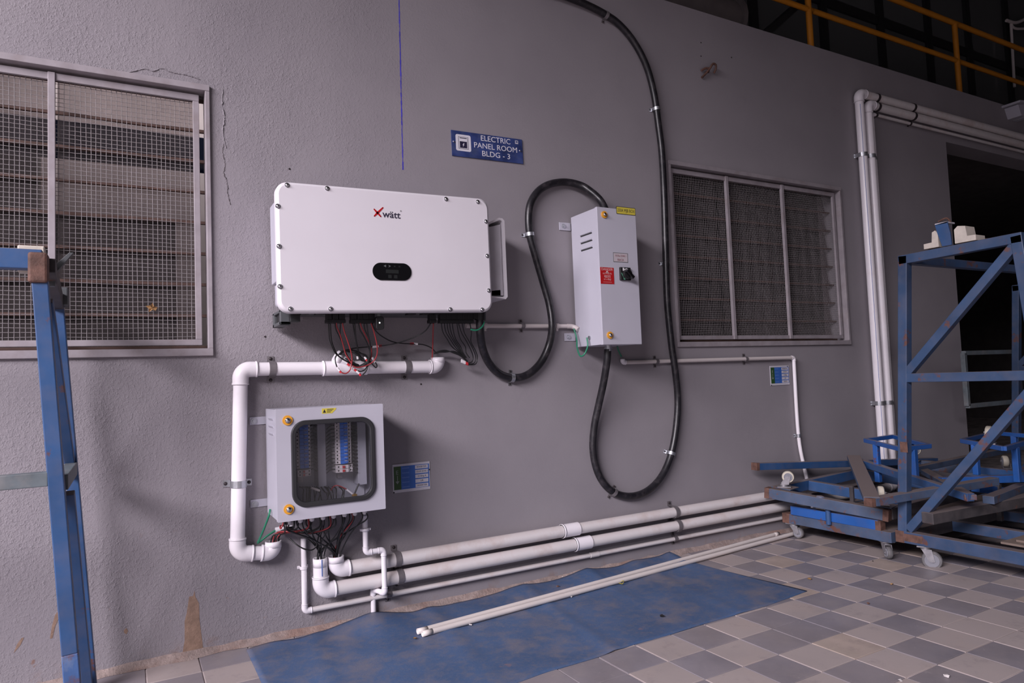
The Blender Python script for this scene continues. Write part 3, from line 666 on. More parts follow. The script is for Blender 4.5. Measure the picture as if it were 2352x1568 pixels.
# logo: red cross strokes and dark letters
lx = P(*zl(215, 218), YI); lo = MB()
def stroke(a, b, r0, r1):
    a = P(*zl(*a), YI - .0008); b = P(*zl(*b), YI - .0008); d = (b - a).normalized(); s_ = V((-d.z, 0, d.x)); q = []
    for e in (a, b): q.append(e)
    pts = [a + s_ * r0, a - s_ * r0, b - s_ * r1, b + s_ * r1]
    lo.add([V((p.x, YI - .0012, p.z)) for p in pts] + [V((p.x, YI + .001, p.z)) for p in pts], [(0, 1, 2, 3), (7, 6, 5, 4), (0, 4, 5, 1), (1, 5, 6, 2), (2, 6, 7, 3), (3, 7, 4, 0)])
    for e, r in ((a, r0), (b, r1)): lo.cyl((e.x, YI - .0012, e.z), (e.x, YI + .001, e.z), r, 12)
for e in ((152, 160), (308, 132), (156, 282), (270, 290)): stroke((212, 225), e, .0052, .0030)
obj('logo_cross', lo, M_LOGORED, inv)
wl = P(*zl(302, 245), YI); wr = P(*zl(622, 272), YI)
t = text_mb('wätt', .046, 0, 0, 0, 'LEFT', 0); xs = [v[0] for v in t.v]; k = (wr.x - wl.x) / (max(xs) - min(xs))
t = text_mb('wätt', .046, wl.x, wl.z - .001, YI - .0008, 'LEFT', -math.radians(.2), k, .0006)
obj('logo_lettering', t, M_LOGOINK, inv)
r_ = P(*zl(632, 195), YI); obj('registered_mark', text_mb('®', .010, r_.x, r_.z, YI - .0008), M_ICON, inv)
# mounting rail end, connectors and data stick under the body
br = MB()
a = P(630, 716, -.2); x0, x1 = .575, .62; zt, zb_ = 1.492, 1.425
br.box(x0, x1 + .9, -.21, -.02, zt - .012, zt).box(x0, x1, -.21, -.02, zb_, zb_ + .016).box(x0, x1, -.21, -.185, zb_, zt).box(x0, x1, -.05, -.02, zb_, zt)
obj('mounting_rail', br, M_BRACKET, inv, .003); obj('rail_hollow', MB().box(x0 + .012, x0 + .02, -.186, -.05, zb_ + .015, zt - .01), M_BLACKPL, inv)
obj('rail_clip', MB().box(.612, .655, -.24, -.19, 1.435, 1.50), M_BLACKPL, inv, .002)
YC = -.2
def connector(px0, px1, py1=742):
    a = P(px0, py1, YC); b = P(px1, 712, YC); mb = MB().box(a.x, b.x, YC - .018, YC + .018, a.z, b.z + .03); w_ = b.x - a.x
    mb.box(a.x - .002, b.x + .002, YC - .021, YC + .021, a.z, a.z + .016)
    return obj('connector', mb, M_BLACKPL, inv, .002)
for a, b in [(749, 760), (762, 775), (777, 790), (805, 817), (819, 831), (832, 845), (846, 858), (985, 998), (1009, 1022), (1023, 1035), (1036, 1048), (1049, 1060), (1061, 1072), (1073, 1083)]: connector(a, b)
for a, b in ((691, 708), (726, 745)): p = P(a, 720, -.24); q = P(b, 715, -.24); obj('blanking_cap', MB().box(p.x, q.x, -.25, -.20, p.z - .004, q.z + .03), M_BLACKPL, inv)
for a, b in ((937, 954), (970, 984), (999, 1008)): p = P(a, 724, -.24); q = P(b, 715, -.24); obj('blanking_cap', MB().box(p.x, q.x, -.25, -.20, p.z + .004, q.z + .03), M_BLACKPL, inv)
a = P(862, 757, -.24); b = P(880, 727, -.24)
st = obj('data_stick', plate(rrect(a.x, b.x, a.z, b.z, .012, 4), -.255, -.225), M_BLACKPL, inv, .003)
obj('stick_collar', MB().cyl(((a.x + b.x) / 2, -.24, b.z), ((a.x + b.x) / 2, -.24, b.z + .05), .012, 14), M_ICON, st)
p = P(872, 741, -.256); obj('status_light', MB().cyl(p, p + V((0, .002, 0)), .0035, 12), M_LED, st)
obj('gland_stub', MB().cyl(P(1103, 712, YC), P(1103, 735, YC), .030, 18), M_BLACKPL, inv)
obj('stub_block', MB().box(P(1083, 720, YC).x, P(1100, 720, YC).x, YC - .02, YC + .02, P(1090, 733, YC).z, P(1090, 715, YC).z), M_BLACKPL, inv)

# thin string cables hanging under the inverter
zw = lambda a, b: (735 + a / 10.118, 715 + b / 10.118)
zx = lambda a, b: (970 + a / 10.118, 715 + b / 10.118)
zy = lambda a, b: (600 + a / 3.92, 680 + b / 3.92)
ORDN = 'first second third fourth fifth sixth seventh eighth ninth tenth eleventh'.split(); CNT = {}
GK = 'black string cables of the left connectors'; GR = 'red string cables of the left connectors'; GG = 'black string cables of the right connectors'
def hang(pts, f, y0, y1, m, label, group, r=.0030, sleeves=()):
    if group in (GK, GR, GG):
        k_ = CNT[group] = CNT.get(group, -1) + 1; label = ORDN[k_] + ' ' + label
    n = len(pts); q = [P(*f(*p), y0 + (y1 - y0) * min(1, 1.6 * i / max(1, n - 1))) for i, p in enumerate(pts)]
    o = wireobj(q, r, m, label, group)
    for a, b, mm in sleeves:
        obj('cable_sleeve', MB().tube([P(*f(*a), y1 - .004), P(*f(*b), y1 - .004)], r * 1.9, 8), mm, o)
    return o
LK = 'black string cable from the left among those entering the tangle below the inverter'; GK = 'black string cables of the left connectors'
W_, R_ = M_SLEEVEW, M_SLEEVER
hang([(200, 250), (210, 560), (240, 720), (330, 930), (420, 1030), (560, 1130), (760, 1230), (950, 1270), (1080, 1240), (1180, 1150)], zw, YC, -.115, M_WIREK, LK, GK, sleeves=[((520, 1140), (630, 1210), W_), ((630, 1210), (690, 1260), R_)])
hang([(240, 250), (255, 560), (290, 760), (390, 980), (520, 1100), (700, 1190), (860, 1250), (1000, 1260)], zw, YC, -.11, M_WIREK, LK, GK)
hang([(345, 250), (370, 420), (440, 570), (520, 760), (580, 960), (660, 1100), (800, 1200), (930, 1290)], zw, YC, -.12, M_WIREK, LK, GK)
hang([(480, 250), (465, 480), (490, 640), (560, 860), (640, 1040), (760, 1180), (900, 1240)], zw, YC, -.105, M_WIREK, LK, GK)
hang([(760, 250), (800, 500), (850, 760), (900, 950), (960, 1080), (1050, 1180)], zw, YC, -.11, M_WIREK, LK, GK, sleeves=[((870, 1040), (880, 1110), W_)])
hang([(805, 250), (830, 600), (870, 820), (920, 1000), (1000, 1130), (1120, 1200)], zw, YC, -.12, M_WIREK, LK, GK, sleeves=[((1040, 1050), (1070, 1110), W_), ((1070, 1110), (1100, 1160), R_)])
hang([(890, 250), (930, 430), (1020, 590), (1100, 760), (1150, 900), (1160, 1080), (1120, 1200), (1000, 1270), (860, 1290), (740, 1240)], zw, YC, -.13, M_WIREK, LK, GK)
hang([(1020, 250), (1040, 420), (1130, 620), (1170, 800), (1160, 1000), (1120, 1250), (1060, 1400), (990, 1470)], zw, YC, -.135, M_WIREK, LK, GK, sleeves=[((850, 1390), (910, 1440), W_), ((910, 1440), (945, 1490), R_)])
hang([(1080, 250), (1110, 480), (1150, 700), (1170, 900), (1130, 1140), (1060, 1330), (960, 1390), (860, 1370), (780, 1320)], zw, YC, -.125, M_WIREK, LK, GK, sleeves=[((740, 1310), (790, 1340), W_), ((790, 1340), (840, 1380), R_)])
hang([(440, 990), (560, 910), (700, 890), (880, 930), (1000, 1010), (1100, 1110), (1190, 1200), (1290, 1300), (1325, 1260), (1280, 1170), (1240, 1090)], zw, -.10, -.11, M_WIREK, 'black cable looping out of the wye mouth to the right of the tangle', None, sleeves=[((1215, 1070), (1245, 1120), W_), ((1250, 1130), (1280, 1180), W_)])
hang([(380, 1020), (355, 1080), (360, 1180), (395, 1290)], zw, -.10, -.11, M_WIREK, 'short black cable hanging from the mouth of the white wye fitting', None, sleeves=[((400, 1310), (455, 1380), W_), ((455, 1380), (490, 1420), R_)])
for k in range(7):
    e = random.uniform(-25, 25); f_ = random.uniform(-35, 35)
    hang([(430 + 10 * k, 1000 + e * .4), (540 + e, 930 + f_), (700 + f_, 920 + e), (860 + e, 1000 + f_), (980 + f_, 1110 + e), (1090 + e, 1190 + f_)], zw, -.085, -.095 - .005 * k, M_WIREK, 'black cable coiled over the mouth of the white wye fitting', 'cables coiled into the wye fitting')
for k in range(4):
    e = random.uniform(-20, 20)
    hang([(600 + e, 1090), (720, 1200 + e), (860 + e, 1280), (1000, 1240 + e), (1130 + e, 1130), (1060, 1030 + e), (900 + e, 960)], zw, -.09, -.12 - .004 * k, M_WIREK, 'black cable coiled over the mouth of the white wye fitting', 'cables coiled into the wye fitting')
LR = 'red string cable from the left dropping into the tangle below the inverter'; GR = 'red string cables of the left connectors'
hang([(385, 250), (390, 350), (460, 520), (540, 780), (600, 990), (700, 1150), (740, 1230)], zw, YC - .01, -.135, M_WIRER, LR, GR)
hang([(520, 250), (560, 450), (640, 680), (710, 900), (745, 1080), (730, 1250), (690, 1370), (600, 1440), (500, 1420)], zw, YC - .01, -.14, M_WIRER, LR, GR)
hang([(930, 250), (970, 380), (1060, 560), (1150, 740), (1190, 860), (1200, 1000), (1170, 1130)], zw, YC - .01, -.135, M_WIRER, LR, GR)
hang([(1180, 250), (1250, 460), (1310, 700), (1335, 900), (1310, 1050), (1230, 1170), (1080, 1260), (860, 1300), (760, 1260)], zw, YC - .01, -.14, M_WIRER, LR, GR)
hang([(1000, 245), (1030, 310), (1100, 370), (1200, 415), (1350, 430), (1450, 435), (1530, 465), (1578, 515)], zy, YC, -.06, M_WIREK, 'slack black cable sagging from the data stick side to the right white elbow', None, sleeves=[((1340, 428), (1372, 428), R_), ((1372, 428), (1408, 430), W_)])
hang([(1525, 245), (1480, 310), (1400, 360), (1250, 415), (1100, 445), (950, 458), (830, 470), (740, 500)], zy, YC, -.07, M_WIREK, 'slack black cable sagging from the single right connector to the tangle', None, sleeves=[((1002, 457), (1055, 450), W_), ((1055, 450), (1085, 446), R_)])
hang([(1550, 245), (1545, 400), (1540, 570)], zy, YC, -.05, M_WIRER, 'single red cable dropping straight into the right white elbow', None, r=.0034)
LG = 'black string cable from the left of the right connectors beside the thick cable'; GG = 'black string cables of the right connectors'
for x, mid, end in [(440, 540, 840), (510, 610, 870), (570, 660, 890), (630, 700, 905), (690, 740, 930), (800, 850, 1000)]:
    hang([(x, 240), (x + 35, 470), (mid + 40, 650), (mid + 150, 820), (end + 20, 960), (end + 100, 1080)], zx, YC, -.075, M_WIREK, LG, GG, r=.0027)
for x, e in [(830, 0), (920, 60), (1100, 100)]:
    hang([(x, 240), (x + 80 - e * .4, 490), (1030 + e, 700), (1130 + e, 900), (1180 + e, 1060), (1150 + e * .9, 1170 + e * .5), (1070, 1200 + e * .4)], zx, YC, -.09, M_WIREK, LG, GG, r=.0027)
for k in range(3):
    hang([(270 + 10 * k, 985 - 10 * k), (400, 950 - 15 * k), (560, 945 - 20 * k), (720, 925 + 20 * k), (850, 975 + 20 * k), (950, 1060 + 10 * k), (1050, 1150 + 15 * k)], zx, -.05, -.08, M_WIREK, 'black cable running from the right white elbow to the red and white sleeves', 'cables between right elbow and sleeves', r=.0028,
         sleeves=[((905, 1125 + 22 * k), (1000, 1175 + 18 * k), W_), ((1000, 1180 + 15 * k), (1075, 1215 + 12 * k), R_)])
hang([(1440, 240), (1410, 330), (1330, 410), (1230, 440), (1130, 420)], zx, -.21, -.235, M_WIREG, 'green earth wire curling in front of the thick cable under the inverter', None, r=.0042)

# =================================================================== enclosure with a window (DC breaker box)
YB = -0.295; bx0, bx1, bz0, bz1 = 0.532, 1.006, 0.576, 1.0545
box = thing('breaker_box', ((bx0 + bx1) / 2, -.15, bz0), 'square light grey breaker box with a black gasketed window in its door', 'enclosure')
t_ = .004
b = MB().box(bx0 + .004, bx1 - .004, -.024, -.020, bz0 + .003, bz1 - .003)
b.box(bx0 + .004, bx0 + .008, YB + .02, -.0242, bz0 + .0072, bz1 - .0072).box(bx1 - .008, bx1 - .004, YB + .02, -.0242, bz0 + .0072, bz1 - .0072)
b.box(bx0 + .004, bx1 - .004, YB + .02, -.0242, bz1 - .007, bz1 - .003).box(bx0 + .004, bx1 - .004, YB + .02, -.0242, bz0 + .003, bz0 + .007)
obj('box_shell', b, M_GREYBOX, box)
zb5 = lambda a, b: (650 + a / 6.533, 940 + b / 6.533)
def BP(a, b, y=YB): return P(*zb5(a, b), y)
wx0 = BP(122, 700).x; wx1 = BP(1378, 700).x; wz1 = BP(700, 125).z - .004; wz0 = BP(700, 1450).z + .008
def frame_plate(outer, inner, y0, y1):
    n = len(outer); q = [V((a, y0, b)) for a, b in outer] + [V((a, y0, b)) for a, b in inner] + [V((a, y1, b)) for a, b in outer] + [V((a, y1, b)) for a, b in inner]
    fs = []
    for k in range(n):
        j = (k + 1) % n; fs += [(k, j, n + j, n + k), (2 * n + k, 3 * n + k, 3 * n + j, 2 * n + j), (k, 2 * n + k, 2 * n + j, j), (n + k, n + j, 3 * n + j, 3 * n + k)]
    return MB().add(q, fs)
def big_rr(x0, x1, z0, z1, r, n=8): return rrect(x0, x1, z0, z1, r, n)
door = obj('door', frame_plate(big_rr(bx0, bx1, bz0, bz1, .004), big_rr(wx0 + .012, wx1 - .012, wz0 + .012, wz1 - .012, .052), YB, YB + .022), M_GREYBOX, box)
gk = frame_plate(big_rr(wx0, wx1, wz0, wz1, .062), big_rr(wx0 + .021, wx1 - .021, wz0 + .021, wz1 - .021, .045), YB - .010, YB + .012)
obj('window_gasket', gk, M_RUBBER, door, .004)
obj('window_glass', MB().box(wx0 + .014, wx1 - .014, YB + .001, YB + .004, wz0 + .014, wz1 - .014), M_CLEAR, door)
def cam_lock(parent, p, r=.021):
    o = obj('lock', MB().ring(p, V(p) + V((0, -.006, 0)), r, r * .5, 24), M_ORANGE, parent)
    mb = MB().cyl(V(p), V(p) + V((0, -.012, 0)), r * .58, 8); mb.dome(V(p) + V((0, -.012, 0)), (0, -1, 0), r * .5, .006, 12, 3)
    obj('lock_barrel', mb, M_CHROME, o); return o
cam_lock(door, P(660, 965, YB)); cam_lock(door, P(663, 1169, YB))
a = P(739, 938, YB); b = P(772, 948, YB)
stk = obj('warning_sticker', plate([(a.x, a.z), (b.x, a.z), (b.x, a.z - .006), (b.x - .018, b.z), (a.x, b.z)], YB - .0008, YB + .001), M_YELLOW, door)
lb = MB()
for k in range(3): lb.box(a.x + .022, b.x - .012 - .006 * k, YB - .0014, YB, a.z - .006 - .006 * k, a.z - .0035 - .006 * k)
obj('printed_line', lb, M_INK, stk); tr = MB(); tr.prism([(a.x + .004, b.z + .004), (a.x + .018, b.z + .004), (a.x + .011, a.z - .004)], lambda u, v: V((u, YB - .0014, v)), lambda u, v: V((u, YB, v))); obj('warning_triangle', tr, M_INK, stk)
# vents on the left flank
for k in range(3):
    z = P(617, 966 + 17 * k, -.15).z; obj('vent', MB().prism([(0, 0), (.006, .010), (0, .012)], lambda u, v, z=z: V((bx0 + .004 - u, -.22, z + v)), lambda u, v, z=z: V((bx0 + .004 - u, -.11, z + v))), M_GREYBOX, box)
# wall lugs
def lug(parent, pxl, pxr, py, xs, m=M_GREYBOX):
    a = P(pxl, py - 9, -.004); b = P(pxl, py + 9, -.004)
    o = obj('mounting_lug', MB().box(a.x, xs, -.006, -.001, b.z, a.z), m, parent, .001); c = P(pxl + 10, py, -.006)
    mb = MB().cyl(c, c + V((0, -.004, 0)), .014, 18); mb.cyl(c + V((0, -.004, 0)), c + V((0, -.010, 0)), .008, 6); obj('lug_bolt', mb, M_STEEL, o)
lug(box, 573, 612, 967, bx0 + .02); lug(box, 575, 613, 1157, bx0 + .02)
# inside: back plate, ducts, breaker columns
YIN = -.05
obj('back_plate', MB().box(bx0 + .03, bx1 - .02, -.034, -.03, bz0 + .03, bz1 - .02), mat('inner_plate', (.42, .42, .47), .45), box)
def duct_col(a, b, zt, zb_, y=-.12):
    p = BP(a, zt, y); q = BP(b, zb_, y); return obj('wiring_duct', MB().box(p.x, q.x, y, -.034, q.z, p.z), mat('grey_wiring_duct', (.33, .33, .38), .5), box, .002)
duct_col(510, 655, 200, 1150); duct_col(1110, 1262, 190, 1120)
M_BRK = mat('pale_breaker_body', (.62, .58, .60), .45); M_BRKB = mat('blue_breaker_face', (.02, .14, .55), .4); M_HOLE = mat('terminal_hole', (.01, .01, .01), .6)
def breaker_col(xa, xb, fa, fb, zt, zb_, n, y=-.135):
    col = obj('din_rail', MB().box(BP((xa + xb) / 2 - 40, 0, y).x, BP((xa + xb) / 2 + 40, 0, y).x, -.05, -.034, BP(xa, zb_ + 250, y).z, BP(xa, zt - 60, y).z), M_ZINC, box)
    x0 = BP(xa, 500, y).x; x1 = BP(xb, 500, y).x; f0 = BP(fa, 500, y).x; f1 = BP(fb, 500, y).x; z1 = BP(xa, zt, y).z; z0 = BP(xa, zb_, y).z; hh = (z1 - z0) / n
    first = None
    for k in range(n):
        z = z0 + hh * k
        if first is None:
            mb = MB().box(x0, x1, y, -.05, z + .0006, z + hh - .0006); mb.box(f0, f1, y - .014, y, z + .0006, z + hh - .0006)
            first = obj('breaker', mb, M_BRK, box)
            fc = obj('breaker_face', MB().box(f0, f1, y - .0155, y - .0139, z + .0006, z + hh - .0006), M_BRKB, first)
            tg = obj('toggle', MB().box(f0 + (f1 - f0) * .5, f0 + (f1 - f0) * .85, y - .026, y - .015, z + hh * .3, z + hh * .75), M_BRKB, first)
            st_ = obj('toggle_mark', MB().box(f0 + (f1 - f0) * .5, f0 + (f1 - f0) * .9, y - .0165, y - .0150, z + hh * .82, z + hh * .95), M_SIGNWHITE, first)
            hl = obj('terminal_hole', MB().cyl((x0 + (f0 - x0) * .45, y - .0005, z + hh * .5), (x0 + (f0 - x0) * .45, y + .001, z + hh * .5), .0038, 10), M_HOLE, first)
            hr = obj('terminal_hole', MB().cyl((f1 + (x1 - f1) * .55, y - .0005, z + hh * .5), (f1 + (x1 - f1) * .55, y + .001, z + hh * .5), .0038, 10), M_HOLE, first)
        else:
            c = inst(first, (0, 0, hh * k), box)
            for s_ in (fc, tg, st_, hl, hr): e = s_.copy(); COL.objects.link(e); e.parent = c
    return z0, hh, x0, x1, f0, f1
def small_mcb(xa, xb, za, zb_, n, y=-.135):
    x0 = BP(xa, 500, y).x; x1 = BP(xb, 500, y).x; z1 = BP(xa, za, y).z; z0 = BP(xa, zb_, y).z; hh = (z1 - z0) / n; w_ = x1 - x0
    for k in range(n):
        z = z0 + hh * k; o = obj('small_breaker', MB().box(x0, x1, y, -.05, z + .0005, z + hh - .0005).box(x0 + w_ * .32, x0 + w_ * .72, y - .01, y, z + .001, z + hh - .001), M_BRK, box)
        obj('red_switch', MB().box(x0 + w_ * .36, x0 + w_ * .50, y - .015, y - .009, z + hh * .2, z + hh * .8), M_RED, o)
        obj('terminal_hole', MB().cyl((x0 + w_ * .16, y - .0006, z + hh * .5), (x0 + w_ * .16, y + .001, z + hh * .5), .0038, 10), M_HOLE, o); obj('terminal_hole', MB().cyl((x0 + w_ * .88, y - .0006, z + hh * .5), (x0 + w_ * .88, y + .001, z + hh * .5), .0038, 10), M_HOLE, o)
breaker_col(195, 408, 240, 370, 205, 890, 12); small_mcb(215, 408, 915, 1015, 2)
breaker_col(785, 1020, 845, 960, 180, 825, 12); small_mcb(785, 1035, 840, 955, 2)
def inner_wire(pts, m, r=.0028): return obj('inner_wire', MB().tube(spline(pts, 5), r, 6), m, box)
for k in range(13):
    zz = 240 + 55 * k
    inner_wire([BP(650, zz + 60, -.10), BP(710, zz + 10, -.13), BP(785, zz, -.12)], M_WIREK, .0022); inner_wire([BP(1025, zz, -.12), BP(1065, zz + 15, -.14), BP(1110, zz + 40, -.11)], M_WIREK, .004)
    inner_wire([BP(408, zz + 5, -.12), BP(450, zz - 10, -.13), BP(512, zz + 30, -.10)], M_WIREK, .0022)
random.seed(11)
for k in range(16):
    x = 300 + 40 * k + random.uniform(-20, 20); e = random.uniform(-60, 60)
    inner_wire([BP(x, 1420, -.12), BP(x + e * .5, 1300 + e * .6, -.14), BP(x + e, 1180 + abs(e), -.12), BP(x - 60 + e, 1160, -.09)], M_WIREK, .003)
inner_wire([BP(720, 1210, -.12), BP(770, 1150, -.15), BP(840, 1145, -.16), BP(950, 1195, -.16)], M_WIRER, .0028); inner_wire([BP(955, 1200, -.16), BP(1040, 1265, -.16)], M_SLEEVEW, .0045)
inner_wire([BP(420, 1175, -.17), BP(550, 1220, -.17)], M_PVCOLD, .006); inner_wire([BP(1140, 1110, -.12), BP(1080, 1250, -.12), BP(1060, 1330, -.12)], M_WIREK, .004)
p = BP(1072, 1285, -.16); obj('brass_lug', MB().cyl(p, p + V((0, -.01, 0)), .009, 6).box(p.x - .012, p.x + .012, p.y - .004, p.y, p.z - .004, p.z + .004), mat('brass', (.55, .33, .08), .35, metal=.8), box)
# glands underneath
zg = lambda a, b: (570 + a / 7.587, 1150 + b / 7.587)
GL = []
for a, b in [(710, 380), (910, 355), (1110, 335), (1305, 310), (1490, 285), (1680, 262), (1860, 240), (2030, 215)]:
    x = P(*zg(a, b), -.2).x; GL.append(V((x, -.2, bz0 - .030)))
    mb = MB().cyl((x, -.2, bz0 + .004), (x, -.2, bz0 - .012), .0125, 6); mb.cyl((x, -.2, bz0 - .012), (x, -.2, bz0 - .024), .0105, 14); mb.dome((x, -.2, bz0 - .024), (0, 0, -1), .0105, .008, 14, 3)
    mb.cyl((x - .014, -.16, bz0 + .004), (x - .014, -.16, bz0 - .012), .0115, 6); mb.cyl((x - .014, -.16, bz0 - .012), (x - .014, -.16, bz0 - .022), .0095, 12)
    obj('cable_gland', mb, M_SLEEVEW, box)
# earth wire from the box flank
e0 = P(*zg(375, 165), -.10)
o = tag(obj('earth_wire', MB().tube(spline([P(*zg(383, 150), -.13), P(*zg(360, 260), -.14), P(*zg(290, 450), -.10), P(*zg(205, 650), -.06), P(*zg(170, 730), -.045), P(*zg(210, 705), -.03), P(*zg(330, 610), -.03), P(*zg(475, 515), -.03)], 6), .0045, 10), M_WIREG), 'green earth wire hanging off the lower left flank of the breaker box', 'cable')

# =================================================================== white 63 mm conduit left of the breaker box
YP = -0.045; RB = 0.0312
cd = thing('conduit', (0.4, YP, .42), 'white conduit stepping from under the inverter down beside the breaker box', 'conduit')
cA = P(553, 848, YP); cB = P(545, 1271, YP); cC = P(628, 1269, YP); cD = P(1006, 842, YP)
dn = (cB - cA).normalized(); rt = (cD - cA).normalized(); rb = (cC - cB).normalized()
elbow(cd, cA, rt, dn, RB, M_PVC); elbow(cd, cB, -dn, rb, RB, M_PVC, sock=RB * .9)
pipe(cd, cA + dn * .06, cB - dn * .06, RB, M_PVC); pipe(cd, cA + rt * .06, P(745, 845.5, YP), RB, M_PVC); pipe(cd, P(835, 844, YP), cD - rt * .05, RB, M_PVC)
pipe(cd, cB + rb * .05, cC - rb * .04, RB, M_PVC)
mouth_elbow(cd, cC, -rb, (0, 0, 1), RB, M_PVC, R=RB * 1.1, sock=RB * .6); mouth_elbow(cd, cD, -rt, (0, 0, 1), RB, M_PVC, R=RB * 1.0, sock=RB * .55)
mb = MB().cyl(P(742, 846, YP), P(842, 844, YP), RB * 1.14, 22); mb.ring(P(741, 846, YP), P(744, 846, YP), RB * 1.19, RB, 22)
w0 = P(818, 848, YP); w1 = P(771, 817, YP - .012); mb.tube([w0, w1], RB * .98, 22, False); dd = (w1 - w0).normalized(); mb.ring(w1 - dd * .03, w1, RB * 1.0, RB * .86, 22)
wy = obj('wye_fitting', mb, M_PVC, cd); obj('pipe_hollow', MB().cyl(w1 - dd * .03, w1 - dd * .027, RB * .9, 16), M_BLACKPL, wy)
saddle(cd, P(625, 847.5, YP), rt, RB, M_DULLSTEEL, .030, .03); saddle(cd, P(935, 843, YP), rt, RB, M_DULLSTEEL, .030, .03); saddle(cd, P(548, 1111, YP), dn, RB, M_STEEL, .030, .03)

# =================================================================== the run of three conduits along the floor and up the right of the wall
RL = 0.0330
def run(name, label, mouth_px, start_px, zpx, r, yc, vx_px, hx_px, mm, up_len):
    c = thing(name, P(*start_px, yc), label, 'conduit', None)
    a = P(*start_px, yc); z = a.z; xv = P(*vx_px, yc).x; zt = P(*hx_px, yc).z
    e = V((xv, yc, z)); f = V((xv, yc, zt)); g = V((13.0, yc, zt))
    return c, a, e, f, g
specs = [
    ('conduit', 'upper of two thick white floor level conduits, outer one at the top right bend', (772, 1308), (1972, 214), RL),
    ('conduit', 'lower of two thick white floor level conduits, with a blue striped riser', (737, 1357), (1992, 240), RL)]
XR = Vector((1, 0, 0)); ZU = Vector((0, 0, 1))
for k, (nm, lb_, sp_, tp_, r) in enumerate(specs):
    a = P(*sp_, -.05); tt = P(*tp_, -.05); z = a.z
    c = thing(nm, a, lb_, 'conduit')
    e = V((tt.x, -.05, z)); f = V((tt.x, -.05, tt.z)); g = V((12.9, -.05, tt.z))
    if k == 0: mouth_elbow(c, a, XR, ZU, RL, M_PVC, R=RL * 1.1, sock=RL * .85)
    else:
        elbow(c, a, XR, ZU, RL, M_PVC, sock=RL * .8); top = P(735, 1281, -.05); top.x = a.x
        mb = MB().tube([a + ZU * .06, top], RL, 22, False).ring(top - ZU * .04, top, RL, RL * .86, 22); o = obj('riser', mb, M_PVC, c); obj('pipe_hollow', MB().cyl(top - ZU * .03, top - ZU * .028, RL * .9, 16), M_BLACKPL, o)
        obj('blue_stripe', MB().box(a.x - .002, a.x + .002, -.05 - RL - .0014, -.05 - RL + .002, a.z + .075, top.z - .001), M_BLUELINE, o)
    cp = P(*((1309, 1219) if k == 0 else (1337, 1254)), -.05).x
    pipe(c, a + XR * .06, V((cp, -.05, z)), RL, M_PVCDIRTY); pipe(c, V((cp, -.05, z)), e - XR * .05, RL * .93, M_PVCDIRTY)
    obj('coupling', MB().cyl((cp - .055, -.05, z), (cp + .055, -.05, z), RL * 1.13, 22).ring((cp - .055, -.05, z), (cp - .045, -.05, z), RL * 1.18, RL, 22), M_PVC, c)
    elbow(c, e, -XR, ZU, RL, M_PVC); elbow(c, f, -ZU, XR, RL, M_PVC); pipe(c, e + ZU * .06, f - ZU * .06, RL, M_PVC); pipe(c, f + XR * .06, g, RL, M_PVCDIRTY)
    if k == 0: obj('blue_stripe', MB().box(f.x - RL * .72 - .0012, f.x - RL * .72 + .0012, -.05 - RL * .72, -.05 - RL * .66, e.z + .1, f.z - .1), M_BLUELINE, c)
    for px in ((912, 1283), (1549, 1165)) if k == 0 else ((918, 1332), (1556, 1210)):
        saddle(c, V((P(*px, -.05).x, -.05, z)), XR, RL, M_DULLSTEEL, .030, .028)
    for px, py in ((1982, 356), (2014, 926)): saddle(c, V((f.x, -.05, P(px, py, -.05).z)), ZU, RL, M_STEEL, .032, .012)
    for px, py in ((2012, 222), (2095, 246)): saddle(c, V((P(px, py, -.05).x, -.05, f.z)), XR, RL, M_DARKSCREW, .026, .006)
# thin conduit of the run
RS = 0.0128; ys = -.022
c = thing('conduit', P(700, 1402, ys), 'thinnest white conduit of the run, lowest along the floor', 'conduit')
a = P(700, 1403, ys); up = P(697, 1236, ys); tt = P(2003, 262, ys); e = V((tt.x, ys, a.z)); f = V((tt.x, ys, tt.z))
elbow(c, a, XR, ZU, RS, M_PVC, R=RS * 1.2, sock=RS * 1.3); pipe(c, a + ZU * .03, up, RS, M_PVC, 14); pipe(c, a + XR * .03, e - XR * .02, RS, M_PVCDIRTY, 14); elbow(c, e, -XR, ZU, RS, M_PVC); elbow(c, f, -ZU, XR, RS, M_PVC)
pipe(c, e + ZU * .02, f - ZU * .02, RS, M_PVC, 14); pipe(c, f + XR * .02, V((12.9, ys, f.z)), RS, M_PVCDIRTY, 14)
for px in ((893, 1368), (1551, 1240)): saddle(c, V((P(*px, ys).x, ys, a.z)), XR, RS, M_DULLSTEEL, .026, .024)
obj('coupling', MB().cyl((P(1365, 1272, ys).x - .03, ys, a.z), (P(1365, 1272, ys).x + .03, ys, a.z), RS * 1.2, 14), M_PVCDIRTY, c)
for px, py in ((1982, 358), (2014, 928)): saddle(c, V((f.x, ys, P(px, py, ys).z)), ZU, RS, M_STEEL, .026, .014)
saddle(c, P(697, 1303, ys), ZU, RS, M_PVC, .014, .012, M_PVC)
for px, py in ((2012, 264), (2090, 285)): saddle(c, V((P(px, py, ys).x, ys, f.z)), XR, RS, M_DARKSCREW, .02, .008)
